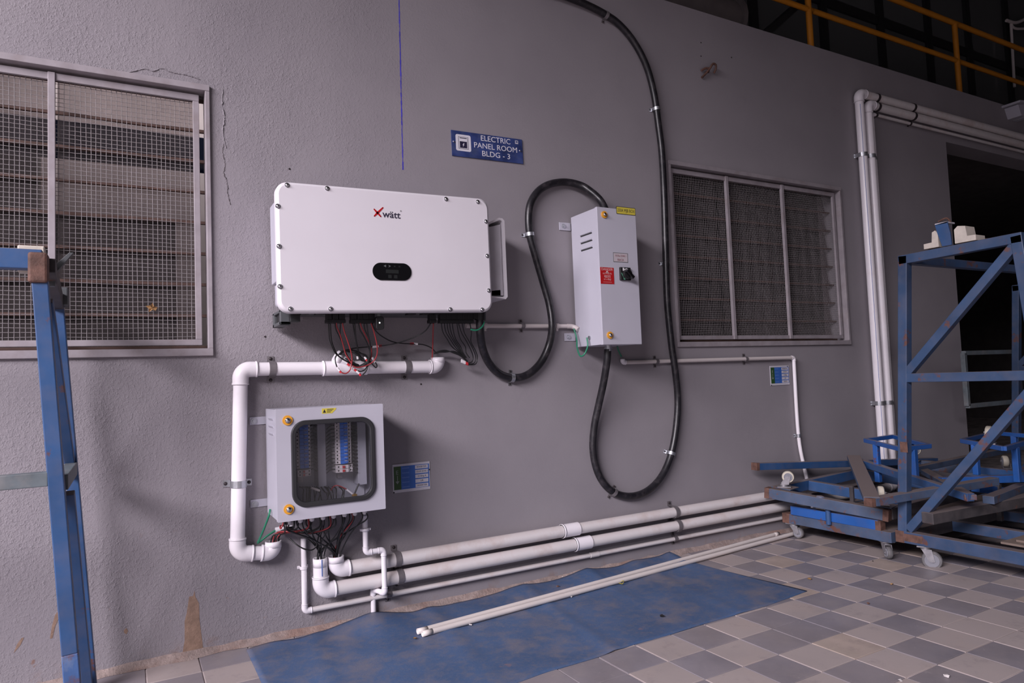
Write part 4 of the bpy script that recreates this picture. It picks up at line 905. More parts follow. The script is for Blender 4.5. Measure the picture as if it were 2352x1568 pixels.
# cranked thin conduit at the right end of the breaker box
yk = -.115; c = thing('conduit', P(857, 1400, yk), 'cranked thin white conduit from the right breaker box gland to the floor', 'conduit')
k0 = P(838, 1184, yk); k1 = P(844, 1262, yk); k2 = P(881, 1262, yk); k3 = P(888, 1361, yk); k4 = P(857, 1367, -.02); k1.x = k0.x; k1.z = k2.z; k3.x = k2.x; k4.z = k3.z; k5 = V((k4.x, -.02, 0.0))
for a, b in ((k0, k1), (k1, k2), (k2, k3), (k3, k4), (k4, k5)):
    d = (b - a).normalized(); pipe(c, a + d * (.0 if a is k0 else .02), b - d * (.0 if b is k5 else .02), RS, M_PVC, 14)
for a, b, d in ((k0, k1, k2), (k1, k2, k3), (k2, k3, k4), (k3, k4, k5)): elbow(c, b, (a - b), (d - b), RS, M_PVC, R=RS * 1.15, sock=RS * 1.0)
obj('pipe_clip', MB().ring((k0.x, yk, P(842, 1215, yk).z - .007), (k0.x, yk, P(842, 1215, yk).z + .007), RS * 1.5, RS, 16).box(k0.x - .026, k0.x + .026, yk - .004, yk + .004, P(842, 1215, yk).z - .005, P(842, 1215, yk).z + .005), M_PVC, c)
# short stub taking the green wire
c = tag(obj('conduit_stub', MB().tube([P(*zg(475, 512), -.03), P(*zg(640, 480), -.03), P(*zg(760, 470), -.03)], RS, 14), M_PVC), 'short white conduit stub behind the wires at the lower left of the breaker box', 'conduit')
# thin conduit between inverter and tall box
c = thing('conduit', P(1200, 747, ys), 'thin off white conduit on the wall between the inverter and the tall box', 'conduit')
a = P(1070, 748, ys); b = P(1306, 748, ys); b.z = a.z; pipe(c, a, b, RS, M_PVCOLD, 14)
obj('end_bend', MB().tube(spline([b - XR * .01, b + V((.022, -.004, -.002)), b + V((.038, -.02, -.012)), b + V((.044, -.034, -.022))], 5), RS * 1.12, 14), M_PVCOLD, c)
saddle(c, P(1200, 747.5, ys), XR, RS, M_DULLSTEEL, .022, .024)
for px in (1114, 1279): x = P(px, 747, ys).x; obj('coupler', MB().cyl((x - .010, ys, a.z), (x + .010, ys, a.z), RS * 1.3, 14).box(x - .006, x + .006, ys - .003, ys + .003, a.z - .028, a.z), M_PVCOLD, c)
# thin conduit to the right of the tall box and down to the floor
c = thing('conduit', P(1830, 1000, ys), 'thin white conduit running right from the tall box then down the wall', 'conduit')
a = P(1430, 831, ys); b = P(1823, 822, ys); a.z = b.z = (a.z + b.z) / 2
d1 = P(1834, 1000, ys); d2 = P(1850, 1085, -.03); d3 = P(1863, 1150, -.05)
mouth_elbow(c, a, XR, ZU, RS, M_PVC, R=RS * 1.1, sock=RS * .6); pipe(c, a + XR * .02, b - XR * .02, RS, M_PVCOLD, 14); elbow(c, b, -XR, (d1 - b), RS, M_PVC, R=RS * 1.1, sock=RS * .8)
obj('pipe', MB().tube(spline([b + (d1 - b).normalized() * .02, d1, d2, d3, d3 + V((.03, -.02, -.2))], 6), RS, 14), M_PVC, c)
for px in ((1508, 829), (1713, 826)): saddle(c, V((P(*px, ys).x, ys, a.z)), XR, RS, M_DULLSTEEL, .022, .024)
saddle(c, d1 + V((0, 0, -.0)), ZU, RS, M_STEEL, .024, .016)

# =================================================================== tall grey box (main junction box)
YM = -0.285; tx0, tx1, tz0, tz1 = 2.282, 2.560, 1.314, 2.091
tb = thing('junction_box', ((tx0 + tx1) / 2, -.15, tz0), 'tall narrow light grey junction box with a rotary switch', 'enclosure')
obj('box_shell', MB().box(tx0 + .004, tx1 - .003, YM + .024, -.02, tz0 + .002, tz1 - .002), M_GREYBOX, tb, .002)
obj('door_gap', MB().box(tx0 + .008, tx1 - .008, YM + .020, YM + .03, tz0 + .006, tz1 - .006), M_RUBBER, tb)
dr = obj('door', MB().box(tx0, tx1, YM, YM + .021, tz0, tz1), M_GREYBOX, tb, .003)
zm = lambda a, b: (1180 + a / 3.5625, 390 + b / 3.5625)
cam_lock(dr, P(*zm(738, 367), YM), .020); cam_lock(dr, P(*zm(785, 1352), YM), .020)
a = P(*zm(838, 318), YM); b = P(*zm(1000, 372), YM); b.x = min(b.x, tx1 - .002); ac = (a.z + b.z) / 2 + .006; hhh = .022
lbq = obj('name_label', plate(rrect(a.x, b.x, ac - hhh, ac + hhh, .005, 3), YM - .0012, YM + .001), M_INK, dr)
obj('label_face', plate(rrect(a.x + .003, b.x - .003, ac - hhh + .003, ac + hhh - .003, .004, 3), YM - .0016, YM), M_YELLOW, lbq)
t = text_mb('250A MJB BOX', .026, 0, 0, 0); w_ = max(v[0] for v in t.v) - min(v[0] for v in t.v)
obj('label_lettering', text_mb('250A MJB BOX', .026, (a.x + b.x) / 2, ac, YM - .0017, sx=(b.x - a.x - .014) / w_), M_INK, lbq)
a = P(*zm(812, 675), YM); b = P(*zm(935, 760), YM)
l2 = obj('paper_label', MB().box(a.x, b.x, YM - .001, YM + .001, b.z, a.z), M_ICON, dr); obj('label_face', MB().box(a.x + .003, b.x - .003, YM - .0014, YM, b.z + .003, a.z - .003), mat('pink_white_paper', (.50, .44, .47), .4), l2)
obj('label_lettering', text_mb('RACK', .018, (a.x + b.x) / 2, (a.z + b.z) / 2 - .014, YM - .0015, mb=text_mb('110 Kw ZONE 1', .0155, (a.x + b.x) / 2, (a.z + b.z) / 2 + .009, YM - .0015, sx=.74)), M_MAROON, l2)
a = P(*zm(706, 795), YM); b = P(*zm(822, 935), YM); a.x = max(a.x, tx0 + .004)
l3 = obj('danger_plate', MB().box(a.x, b.x, YM - .0015, YM + .001, b.z, a.z), M_RED, dr); cx = (a.x + b.x) / 2; H_ = a.z - b.z
t = text_mb('DANGER', .020, cx, a.z - H_ * .12, YM - .0016)
for yy, s_, tx in ((.38, .013, '415 VOLTS'), (.56, .022, 'खतरा'), (.73, .013, '४१५ वोल्ट'), (.88, .012, 'DANGER')):
    if yy == .88: 
        t.box(cx - .030, cx + .030, YM - .0018, YM - .001, a.z - H_ * .90, a.z - H_ * .885); continue
    text_mb(tx, s_, cx, a.z - H_ * yy, YM - .0016, mb=t)
t.cyl((cx, YM - .0018, a.z - H_ * .25), (cx, YM - .001, a.z - H_ * .25), .006, 10); t.bar((cx - .010, YM - .0014, a.z - H_ * .33), (cx + .010, YM - .0014, a.z - H_ * .29), .0008, .002); t.bar((cx - .010, YM - .0014, a.z - H_ * .29), (cx + .010, YM - .0014, a.z - H_ * .33), .0008, .002)
obj('plate_lettering', t, M_PALEINK, l3)
p0 = P(*zm(857, 800), YM); p1 = P(*zm(952, 905), YM); cx, cz = (p0.x + p1.x) / 2, (p0.z + p1.z) / 2; hw = (p1.x - p0.x) / 2 * .94
sw = obj('rotary_switch', MB().box(cx - hw, cx + hw, YM - .014, YM, cz - hw, cz + hw), M_BLACKPL, dr, .003)
obj('switch_knob', MB().cyl((cx + .004, YM - .014, cz - .004), (cx + .004, YM - .034, cz - .004), hw * .74, 20), M_BLACKPL, sw, .002); obj('knob_grip', MB().bar((cx - hw * .45, YM - .043, cz + hw * .4), (cx + hw * .75, YM - .043, cz - hw * .75), .022, hw * .5, up=(0, 0, 1)), M_BLACKGL, sw, .003)
obj('switch_mark', MB().bar((cx - hw * .5, YM - .0148, cz + hw * .55), (cx + hw * .2, YM - .0148, cz + hw * .8), .001, .005).bar((cx + hw * .2, YM - .0148, cz + hw * .8), (cx + hw * .45, YM - .0148, cz + hw * .55), .001, .005).box(cx - hw * .55, cx - hw * .3, YM - .015, YM - .0135, cz + hw * .45, cz + hw * .9), M_SLEEVEW, sw)
obj('switch_mark', MB().bar((cx - hw * .85, YM - .0148, cz + hw * .1), (cx - hw * .35, YM - .0148, cz - hw * .7), .001, .004).cyl((cx - hw * .3, YM - .015, cz - hw * .78), (cx - hw * .3, YM - .0135, cz - hw * .78), .006, 10), mat('green_mark', (.10, .32, .2), .5), sw)
for k in range(3):
    p = P(*zm(520, 440 + 50 * k), -.17); z = tz1 - .135 - .042 * k
    obj('vent', MB().prism([(0, 0), (.008, .004), (0, .018)], lambda u, v, z=z: V((tx0 + .004 - u, -.225, z + v)), lambda u, v, z=z: V((tx0 + .004 - u, -.115, z + v))), M_GREYBOX, tb); obj('vent_slot', MB().box(tx0 + .001, tx0 + .006, -.225, -.115, z - .004, z), M_HOLE, tb)
lug(tb, 1284, 1311, 519, tx0 + .01); lug(tb, 1296, 1325, 774, tx0 + .01)
p = P(1397, 795, -.15); obj('cable_gland', MB().cyl((p.x, -.15, tz0 + .004), (p.x, -.15, tz0 - .03), .022, 16).cyl((p.x, -.15, tz0 - .010), (p.x, -.15, tz0 - .018), .027, 8), M_STEEL, tb)
gx = p.x
tag(obj('earth_wire', MB().tube(spline([P(*zm(492, 1300), -.05), P(*zm(515, 1380), -.07), P(*zm(520, 1460), -.10), P(*zm(545, 1522), -.14), P(*zm(580, 1505), -.17), P(*zm(605, 1440), -.17), P(*zm(598, 1372), -.16)], 6), .0046, 10), M_WIREG), 'green earth wire looping from the conduit end to the tall box flank', 'cable')
obj('earth_stud', MB().cyl((tx0 - .004, P(*zm(598, 1372), -.16).y, P(*zm(598, 1372), -.16).z), (tx0 + .01, -.16, P(*zm(598, 1372), -.16).z), .010, 12), M_STEEL, tb)
tag(obj('earth_wire', MB().tube(spline([P(1418, 795, -.10), P(1421, 806, -.07), P(1427, 818, -.03)], 5), .0046, 10), M_WIREG), 'short green earth wire from under the tall box into the right conduit', 'cable')

# =================================================================== thick black power cables with clips
def thick(pts, label): 
    return tag(obj('power_cable', MB().tube(spline(pts, 7), .0215, 16), M_BLACKCABLE), label, 'cable')
ycab = -.026
pc1 = [(1103, 722, -.2), (1103, 760, -.19), (1108, 797, -.14), (1121, 830, -.08), (1144, 856, -.04), (1176, 867, ycab), (1210, 861, ycab), (1240, 835, ycab), (1260, 795, -.035), (1268, 750, -.055), (1262, 700, -.04), (1248, 650, ycab), (1232, 595, ycab), (1218, 545, ycab), (1214, 502, ycab), (1219, 466, ycab), (1237, 438, ycab), (1265, 422, ycab), (1300, 418, ycab), (1335, 426, -.05), (1360, 442, -.10), (1378, 459, -.14), (1389, 478, -.15), (1391, 488, -.15)]
k1_ = thick([P(a, b, c) for a, b, c in pc1], 'thick black cable looping from the inverter up into the tall box')
pc2 = [(1396, 800, -.15), (1394, 830, -.14), (1386, 880, -.10), (1375, 930, -.06), (1365, 980, -.035), (1362, 1030, ycab), (1370, 1076, ycab), (1388, 1111, ycab), (1415, 1133, ycab), (1450, 1139, ycab), (1485, 1128, ycab), (1515, 1100, ycab), (1536, 1060, ycab), (1549, 1010, ycab), (1556, 950, ycab), (1556, 900, ycab), (1550, 845, -.045), (1542, 790, -.045), (1533, 700, -.04), (1530, 620, -.04), (1528, 540, -.04), (1525, 440, -.04), (1520, 350, ycab), (1512, 285, ycab), (1502, 215, ycab), (1484, 150, ycab), (1455, 95, ycab), (1421, 55, ycab), (1390, 33, ycab), (1350, 12, ycab), (1300, -8, ycab), (1230, -30, ycab), (1150, -45, ycab)]
k2_ = thick([P(a, b, c) for a, b, c in pc2] + [V((1.35, ycab, 3.46)), V((1.0, ycab, 3.50)), V((.72, ycab, 3.60)), V((.62, -.015, 3.70)), V((.58, .12, 3.72)), V((.56, .5, 3.66))], 'thick black cable from under the tall box, looping down then up the wall')
def cable_clip(par, px, py, ax, m, ear=.022): saddle(par, P(px, py, ycab), V(ax), .0215, m, .020, ear)
def dirp(a, b): return P(*b, ycab) - P(*a, ycab)
cable_clip(k1_, 1176, 867, dirp((1144, 856), (1210, 861)), M_STEEL); cable_clip(k1_, 1217, 538, dirp((1218, 545), (1214, 502)), M_STEEL)
cable_clip(k2_, 1392, 35, dirp((1421, 55), (1350, 12)), M_DULLSTEEL); cable_clip(k2_, 1508, 250, dirp((1512, 285), (1502, 215)), M_STEEL); cable_clip(k2_, 1530, 605, dirp((1530, 620), (1528, 540)), M_STEEL)
cable_clip(k2_, 1542, 1041, dirp((1549, 1010), (1536, 1060)), M_STEEL); cable_clip(k2_, 1410, 1130, dirp((1388, 1111), (1415, 1133)), M_DULLSTEEL)

# =================================================================== cables under the breaker box
random.seed(5)
ORD = 'first second third fourth fifth sixth seventh eighth'.split()
mA = P(*zg(450, 690), YP); mB = P(735, 1285, -.05); mC = P(772, 1290, -.05)
for gi, g in enumerate(GL):
    for k in range(4 if gi < 7 else 2):
        m = M_WIREK if (gi * 3 + k) % 6 != 1 or k == 0 else M_WIRER; r = random.uniform(.0028, .0036)
        s = g + V((random.uniform(-.008, .008) - (.014 if k % 2 else 0), random.uniform(-.004, .03), .012)); j = lambda a: random.uniform(-a, a)
        dest = (mA if (k < 2 and gi < 6) else (mB if (k % 2 == 0) else mC))
        if gi >= 5: dest = mC if k else mB
        d = dest + V((j(.018), j(.014), 0))
        if dest is mA:
            pts = [s, s + V((-.01 + j(.008), -.005, -.028 - .006 * gi)), V((s.x * .6 + d.x * .4, -.14 + j(.02), .525 - .012 * gi + j(.012))), V((d.x + .055 + j(.012), -.09 + j(.015), d.z + .045 + j(.012))), V((d.x + .012, d.y - .005, d.z + .025 + j(.006))), d + V((0, 0, -.05))]
        else:
            pts = [s, s + V((j(.006), -.004, -.035)), V((s.x * .55 + d.x * .45 + j(.015), -.13 + j(.02), s.z * .55 + d.z * .45)), V((d.x + (s.x - d.x) * .12 + j(.008), d.y - .02 + j(.01), d.z + .05)), d + V((0, 0, -.04))]
        colr = 'red' if m is M_WIRER else 'black'; dst = 'left white elbow' if dest is mA else ('blue striped riser' if dest is mB else 'right white elbow')
        wireobj(pts, r, m, f'{colr} cable from the {ORD[gi]} gland under the breaker box into the {dst}', f'cables under the breaker box', 6)
wireobj([P(*zg(720, 650), -.07), P(*zg(830, 750), -.10), P(*zg(960, 830), -.11), P(*zg(1090, 858), -.11), P(*zg(1165, 820), -.10), P(*zg(1200, 740), -.10), P(*zg(1230, 600), -.12), P(*zg(1280, 420), -.16)], .0032, M_WIREK, 'lowest slack black cable looping under the breaker box', 'cables under the breaker box')
wireobj([P(*zg(630, 360), -.2), P(*zg(632, 440), -.2), P(*zg(640, 500), -.17)], .0036, M_WIREK, 'short black cable at the leftmost gland of the breaker box', 'cables under the breaker box')

# =================================================================== sign, placards
def SP_(px, py): return P(px, py, -.006)
c0, c1, c2, c3 = SP_(1037, 299), SP_(1200, 320), SP_(1201, 377), SP_(1038, 356)
sx0, sx1 = (c0.x + c3.x) / 2, (c1.x + c2.x) / 2; sw_ = sx1 - sx0; tilt = math.atan2((c1.z + c2.z - c0.z - c3.z) / 2, sw_); sh = ((c0.z - c3.z) + (c1.z - c2.z)) / 2; scx, scz = (sx0 + sx1) / 2, (c0.z + c1.z + c2.z + c3.z) / 4
def SR(u, v): return (scx + u * math.cos(tilt) - v * math.sin(tilt), scz + u * math.sin(tilt) + v * math.cos(tilt))
sg = thing('room_sign', (scx, -.004, scz - sh / 2), 'blue and white sign reading electric panel room above the inverter', 'sign')
def splate(poly, y0, y1): return plate([SR(*p) for p in poly], y0, y1)
R4 = lambda a, b, c, d: [(a, c), (b, c), (b, d), (a, d)]
obj('sign_board', splate(R4(-sw_ / 2, sw_ / 2, -sh / 2, sh / 2), -.006, -.001), M_SIGNBLUE, sg)
zs_ = lambda a, b: (1020 + a / 11.76, 280 + b / 11.76)
def SU(a, b):
    p = P(*zs_(a, b), -.006); dx, dz = p.x - scx, p.z - scz; return (dx * math.cos(tilt) + dz * math.sin(tilt), -dx * math.sin(tilt) + dz * math.cos(tilt))
i0 = SU(305, 320); i1 = SU(735, 815); iu0, iv1 = i0; iu1, iv0 = i1
obj('pictogram_border', splate(rrect(iu0, iu1, iv0, iv1, .010, 4), -.0066, -.004), M_SIGNWHITE, sg)
for k, (e, m) in enumerate(((.016, M_SIGNDARK), (.0185, M_SIGNWHITE), (.0235, M_SIGNDARK))): obj('pictogram_cabinet', splate(R4(iu0 + e, iu1 - e * 1.05, iv0 + e * .72, iv1 - e * .72), -.0072 - .0004 * k, -.004), m, sg)
q0 = SU(412, 440); q1 = SU(615, 545); obj('pictogram_window', splate(R4(q0[0], q1[0], q1[1], q0[1]), -.0085, -.004), M_SIGNWHITE, sg)
bl = [SU(*p) for p in [(525, 575), (495, 625), (515, 632), (505, 680), (545, 615), (522, 612), (545, 580)]]; obj('pictogram_bolt', splate(bl, -.0085, -.004), M_SIGNWHITE, sg)
def sign_text(s, a, b, hpx):
    u0, v0 = SU(*a); u1, v1 = SU(*b); t = text_mb(s, 1, 0, 0, 0); xs = [v[0] for v in t.v]; zs = [v[2] for v in t.v]
    hgt = hpx / 11.76 * (scx - 0) * 0 + hpx / 11.76 * 2.55e-3; size = hgt / (max(zs) - min(zs)); ww = (max(xs) - min(xs)) * size; k = (u1 - u0) / ww; ax, az = SR((u0 + u1) / 2, (v0 + v1) / 2)
    return obj('lettering', text_mb(s, size, ax, az, -.0068, tilt=tilt, sx=k), M_SIGNWHITE, sg)
sign_text('ELECTRIC', (990, 440), (1785, 548), 140); sign_text('PANEL ROOM', (810, 615), (1970, 780), 140); sign_text('BLDG - 3', (1030, 855), (1780, 950), 140)
g0 = SU(1915, 500); g1 = SU(2000, 600); obj('corner_mark', splate(R4(g0[0], g1[0], g1[1], g0[1]), -.0066, -.004), M_PAPER, sg); g0 = SU(1930, 520); g1 = SU(1985, 565); obj('corner_mark', splate(rrect(g0[0], g1[0], g1[1], g0[1], .002, 2), -.0070, -.004), M_SIGNBLUE, sg)
for a in ((285, 545), (2078, 795)): u = SU(*a); p = SR(*u); screw_head((p[0], -.006, p[1]), (0, -1, 0), .004, M_DARKSCREW, sg)
for a in ((250, 525), (2040, 775)): u = SU(*a); p = SR(*u); screw_head((p[0], -.006, p[1]), (0, -1, 0), .0035, M_SIGNWHITE, sg)

def placard(q, label, texts, seam=False):
    a, b, c, d = [P(px, py, -.004) for px, py in q]; x0, x1 = (a.x + d.x) / 2, (b.x + c.x) / 2; z1, z0 = (a.z + b.z) / 2, (c.z + d.z) / 2; w_ = x1 - x0; h_ = z1 - z0
    o = thing('earthing_placard', ((x0 + x1) / 2, -.002, z0), label, 'placard'); X = lambda u: x0 + w_ * u; Z = lambda v: z0 + h_ * v
    obj('sheet', MB().box(x0, x1, -.004, -.001, z0, z1), M_PAPER, o)
    obj('green_field', MB().box(X(.03), X(.22), -.0046, -.003, Z(.10), Z(.92)), M_PLAGREEN, o); obj('blue_field', MB().box(X(.22), X(.98), -.0046, -.003, Z(.10), Z(.92)), M_PLABLUE, o)
    sy = text_mb('E', h_ * .20, X(.12), Z(.70), -.0048); sy.box(X(.115), X(.13), -.0052, -.004, Z(.38), Z(.60)); sy.prism([(X(.07), Z(.40)), (X(.175), Z(.40)), (X(.12), Z(.30))], lambda u, v: V((u, -.0052, v)), lambda u, v: V((u, -.004, v)))
    obj('earth_symbol', sy, M_PLAINKG, o)
    for k in range(5):
        zc = .84 - .165 * k; obj('printed_line', MB().box(X(.25), X(.44), -.005, -.004, Z(zc - .02), Z(zc + .02)), M_PLABLUE2, o)
        f = obj('text_field', MB().box(X(.60), X(.95), -.0052, -.004, Z(zc - .068), Z(zc + .06)), M_PAPER, o)
        t = text_mb(texts[k], h_ * .085, 0, 0, 0); tw = max(v[0] for v in t.v) - min(v[0] for v in t.v); obj('field_lettering', text_mb(texts[k], h_ * .085, X(.775), Z(zc - .004), -.0054, sx=min(1, w_ * .31 / tw)), M_LOGOINK, f)
    for u, v in ((.02, .02), (.985, .70)) if not seam else ((.93, .955), (.02, .02)): screw_head((X(u), -.004, Z(v)), (0, -1, 0), .004, M_DARKSCREW, o, 'nail')
placard([(901, 1068), (986, 1058), (989, 1122), (903, 1133)], 'blue and green earthing placard beside the breaker box', ['INVERTER', '110 kW ZONE 1', '10 Bldg A', 'LIR', 'INVERTER'])
placard([(1768, 841), (1810, 838), (1815, 882), (1771, 886)], 'blue and green earthing placard under the thin conduit at right', ['INVERTER', '110 kW', '10 Bldg', 'LIR', 'EARTH'], True)

# =================================================================== blue rubber mat
bk = [(565, 1490), (620, 1474), (660, 1468), (700, 1461.5), (740, 1449), (776, 1435), (815, 1420), (848, 1407), (878, 1404), (915, 1405), (955, 1403), (1006, 1393), (1083, 1376), (1144, 1359.6), (1185, 1345.6), (1256, 1335), (1299, 1323), (1341, 1307), (1374, 1304.5), (1416, 1300), (1455, 1287), (1495, 1280), (1516, 1275), (1537, 1266), (1549, 1273), (1570, 1284), (1600, 1294)]
def bpt(a, b):
    g = G(a, b, .003)
    if g.y > -.035: g = P(a, b, -.035); g.z = max(g.z, .003)
    return g
back = [bpt(*q) for q in bk]
nearp = [G(620, 1640, .002) + V((0, -.30, 0))] + [G(a, b, .002) for a, b in [(1187, 1568), (1252, 1544), (1374, 1508), (1458, 1479), (1544, 1455), (1617, 1432), (1689, 1411.6), (1760, 1391), (1816, 1371), (1854, 1357)]]
nearp[0] = V((G(600, 1568, 0).x + .004, nearp[1].y - .03, .002))
def resample(pts, n):
    L = [0]
    for a, b in zip(pts[:-1], pts[1:]): L.append(L[-1] + (b - a).length)
    out = []
    for k in range(n):
        t = L[-1] * k / (n - 1); i = max(j for j in range(len(L)) if L[j] <= t + 1e-9); i = min(i, len(pts) - 2)
        out.append(pts[i].lerp(pts[i + 1], (t - L[i]) / max(1e-9, L[i + 1] - L[i])))
    return out
NU, NV = 110, 44; A_ = resample(spline(back, 4), NU); B_ = resample(nearp, NU); mb = MB(); q = []
def ridge(x, c, w_): return math.exp(-((x - c) / w_) ** 2)
for i in range(NU):
    u = i / (NU - 1)
    for j in range(NV):
        v = j / (NV - 1); p = A_[i].lerp(B_[i], v); zb = A_[i].z
        f = max(0.0, 1 - v / .30); z = .003 + (zb - .003) * f * f * (3 - 2 * f) if zb > .003 else .003
        xx = p.x + .12 * v
        z += .010 * (ridge(xx, 1.30, .05) * max(0, 1 - v * .9) + .55 * ridge(xx, 1.86, .035) + .5 * ridge(xx, 2.28, .03) * (1 - v) + .5 * ridge(xx, .72, .05) + .3 * ridge(xx, 2.62, .04))
        z += .0012 * math.sin(u * 40 + v * 6) * (1 if 0 < v < 1 else .4)
        q.append(V((p.x, p.y, max(z, .0025))))
top = q; bot = [p - V((0, 0, .0035)) for p in q]; n = len(q)
idx = lambda i, j: i * NV + j
fs = [(idx(i, j), idx(i + 1, j), idx(i + 1, j + 1), idx(i, j + 1)) for i in range(NU - 1) for j in range(NV - 1)]
fs2 = [(n + a, n + d, n + c, n + b) for a, b, c, d in fs]
edge = [idx(i, 0) for i in range(NU)] + [idx(NU - 1, j) for j in range(1, NV)] + [idx(i, NV - 1) for i in range(NU - 2, -1, -1)] + [idx(0, j) for j in range(NV - 2, 0, -1)]
fs3 = [(edge[k], edge[(k + 1) % len(edge)], n + edge[(k + 1) % len(edge)], n + edge[k]) for k in range(len(edge))]
mb.add(top + bot, fs + fs2 + fs3, True)
tag(obj('floor_mat', mb, M_MAT), 'long scuffed blue rubber mat on the tiles along the wall', 'mat')
# two loose white pipes lying on it
def loose(a, b, label):
    p0 = G(*a, .019); p1 = G(*b, .019); d = (p1 - p0).normalized(); mb = MB().tube([p0, p0.lerp(p1, .5) + V((0, 0, -.0005)), p1], RS, 16, False).ring(p0, p0 + d * .05, RS, RS * .78, 16)
    mb.ring(p1 - d * .05, p1, RS, RS * .78, 16); o = thing('loose_pipe', p0, label, 'pipe', 'loose white pipes on the mat'); obj('pipe', mb, M_PVCOLD2, o); obj('pipe_hollow', MB().cyl(p0 + d * .04, p0 + d * .042, RS * .8, 12), M_BLACKPL, o)
M_PVCOLD2 = mat('cream_conduit', (0.66, 0.60, 0.57), .4, var=.05)
loose((959, 1450), (1788, 1225), 'loose off white pipe on the mat, the one nearer the wall')
loose((970, 1455.5), (1842, 1220), 'loose off white pipe on the mat, the one farther from the wall')
# litter
def crumb(px, py, s, m, name, label, cat, z=.006):
    p = G(px, py, z); mb = MB(); pts = [p + V((random.uniform(-s, s), random.uniform(-s, s), random.uniform(-.3, .6) * s)) for _ in range(9)]
    bm = bmesh.new(); [bm.verts.new(x) for x in pts]; bmesh.ops.convex_hull(bm, input=bm.verts[:]); bm.verts.ensure_lookup_table(); bm.verts.index_update()
    mb.add([v.co.copy() for v in bm.verts], [[v.index for v in f.verts] for f in bm.faces]); bm.free(); return tag(obj(name, mb, m), label, cat, 'litter on the floor')
crumb(1521, 1415, .013, M_BLACKPL, 'plastic_scrap', 'small black plastic scrap on the blue mat', 'scrap', .008)
crumb(1282, 1346, .010, M_RUST, 'brick_chip', 'small brown chip on the mat near the wall', 'chip', .012)
crumb(953, 1465, .012, M_LEAF, 'leaf_scrap', 'curled tan leaf scrap at the ends of the loose pipes', 'leaf', .010)
crumb(1080, 1434, .009, M_PUTTY, 'plaster_crumb', 'white crumb beside the loose pipe at left', 'crumb', .008); crumb(1313, 1370, .007, M_PUTTY, 'plaster_crumb', 'white crumb under the middle of the loose pipes', 'crumb', .008)
crumb(2174, 1552, .012, M_PUTTY, 'paint_flake', 'round white flake on a dark tile at bottom right', 'crumb', .003); crumb(2066, 1562, .008, M_PUTTY, 'paint_flake', 'white flake at the bottom edge left of the round flake', 'crumb', .004)
crumb(1861, 1328, .012, M_LEAF, 'leaf_scrap', 'orange leaf scrap on the tiles beyond the mat tip', 'leaf', .006); crumb(2048, 1340, .010, M_LEAF, 'leaf_scrap', 'tan leaf scrap on the tiles in front of the castors', 'leaf', .006)
crumb(2005, 1288, .006, M_BLACKPL, 'pebble', 'black pebble on the tiles near the grey castor', 'pebble', .004); crumb(1994, 1385, .008, M_RUST, 'pebble', 'brown pebble on the tiles right of the mat tip', 'pebble', .004); crumb(1291, 1324, .008, M_PUTTY, 'plaster_crumb', 'white crumb on the mat edge at the wall', 'crumb', .012)
o = tag(obj('twist_tie', MB().tube(spline([G(1420, 1338, .01), G(1430, 1340, .016), G(1432, 1333, .022), G(1425, 1336, .015)], 5), .002, 6), mat('yellow_tie', (.36, .30, .05), .5)), 'small yellow tie under the loose pipes', 'tie', 'litter on the floor')

# =================================================================== trolleys
def caster(parent, top, sgn, head, r, m_wheel, m_hub, wid=.030):
    """top: where its plate meets the frame; sgn -1 wheel hangs below, +1 wheel stands above"""
    t = V(top); hd = V((math.cos(head), math.sin(head), 0)); ax = V((-hd.y, hd.x, 0)); up = V((0, 0, sgn))
    cst = MB(); cst.bar(t - hd * .042 + up * .003, t + hd * .042 + up * .003, .07, .006)
    cst.cyl(t + up * .006, t + up * .02, .026, 16); c = t + up * (.028 + r) + hd * .028
    for s_ in (-1, 1):
        o_ = ax * s_ * (wid / 2 + .005); cst.prism([(-.02, .018), (.03, .018), (.043, r + .034), (.014, r + .034)], lambda a, b, o_=o_: t + hd * a + up * b + o_, lambda a, b, o_=o_, s_=s_: t + hd * a + up * b + o_ + ax * s_ * .003)
    cst.bar(t - hd * .02 + up * .020, t + hd * .03 + up * .020, wid + .014, .004)
    cst.cyl(c - ax * (wid / 2 + .012), c + ax * (wid / 2 + .012), .007, 8)
    o = obj('caster', cst, M_ZINC, parent)
    w = MB().tube([c - ax * wid / 2, c - ax * wid * .32, c + ax * wid * .32, c + ax * wid / 2], [r * .9, r, r, r * .9], 26)
    w = obj('wheel', w, m_wheel, o)
    hb = MB().cyl(c - ax * (wid / 2 + .002), c + ax * (wid / 2 + .002), r * .62, 20); hb.ring(c - ax * (wid / 2 + .004), c + ax * (wid / 2 + .004), r * .70, r * .60, 24); hb.cyl(c - ax * (wid / 2 + .007), c + ax * (wid / 2 + .007), r * .25, 12)
    obj('hub', hb, m_hub, o); return o
def bars(parent, items, m, w_=.05, h_=.05, bev=.003):
    for it in items:
        nm, a, b = it[:3]; mm = it[3] if len(it) > 3 else m; ww = it[4] if len(it) > 4 else w_; hh = it[5] if len(it) > 5 else h_; up = it[6] if len(it) > 6 else (0, 0, 1)
        obj(nm, MB().bar(a, b, ww, hh, up), mm, parent, bev)
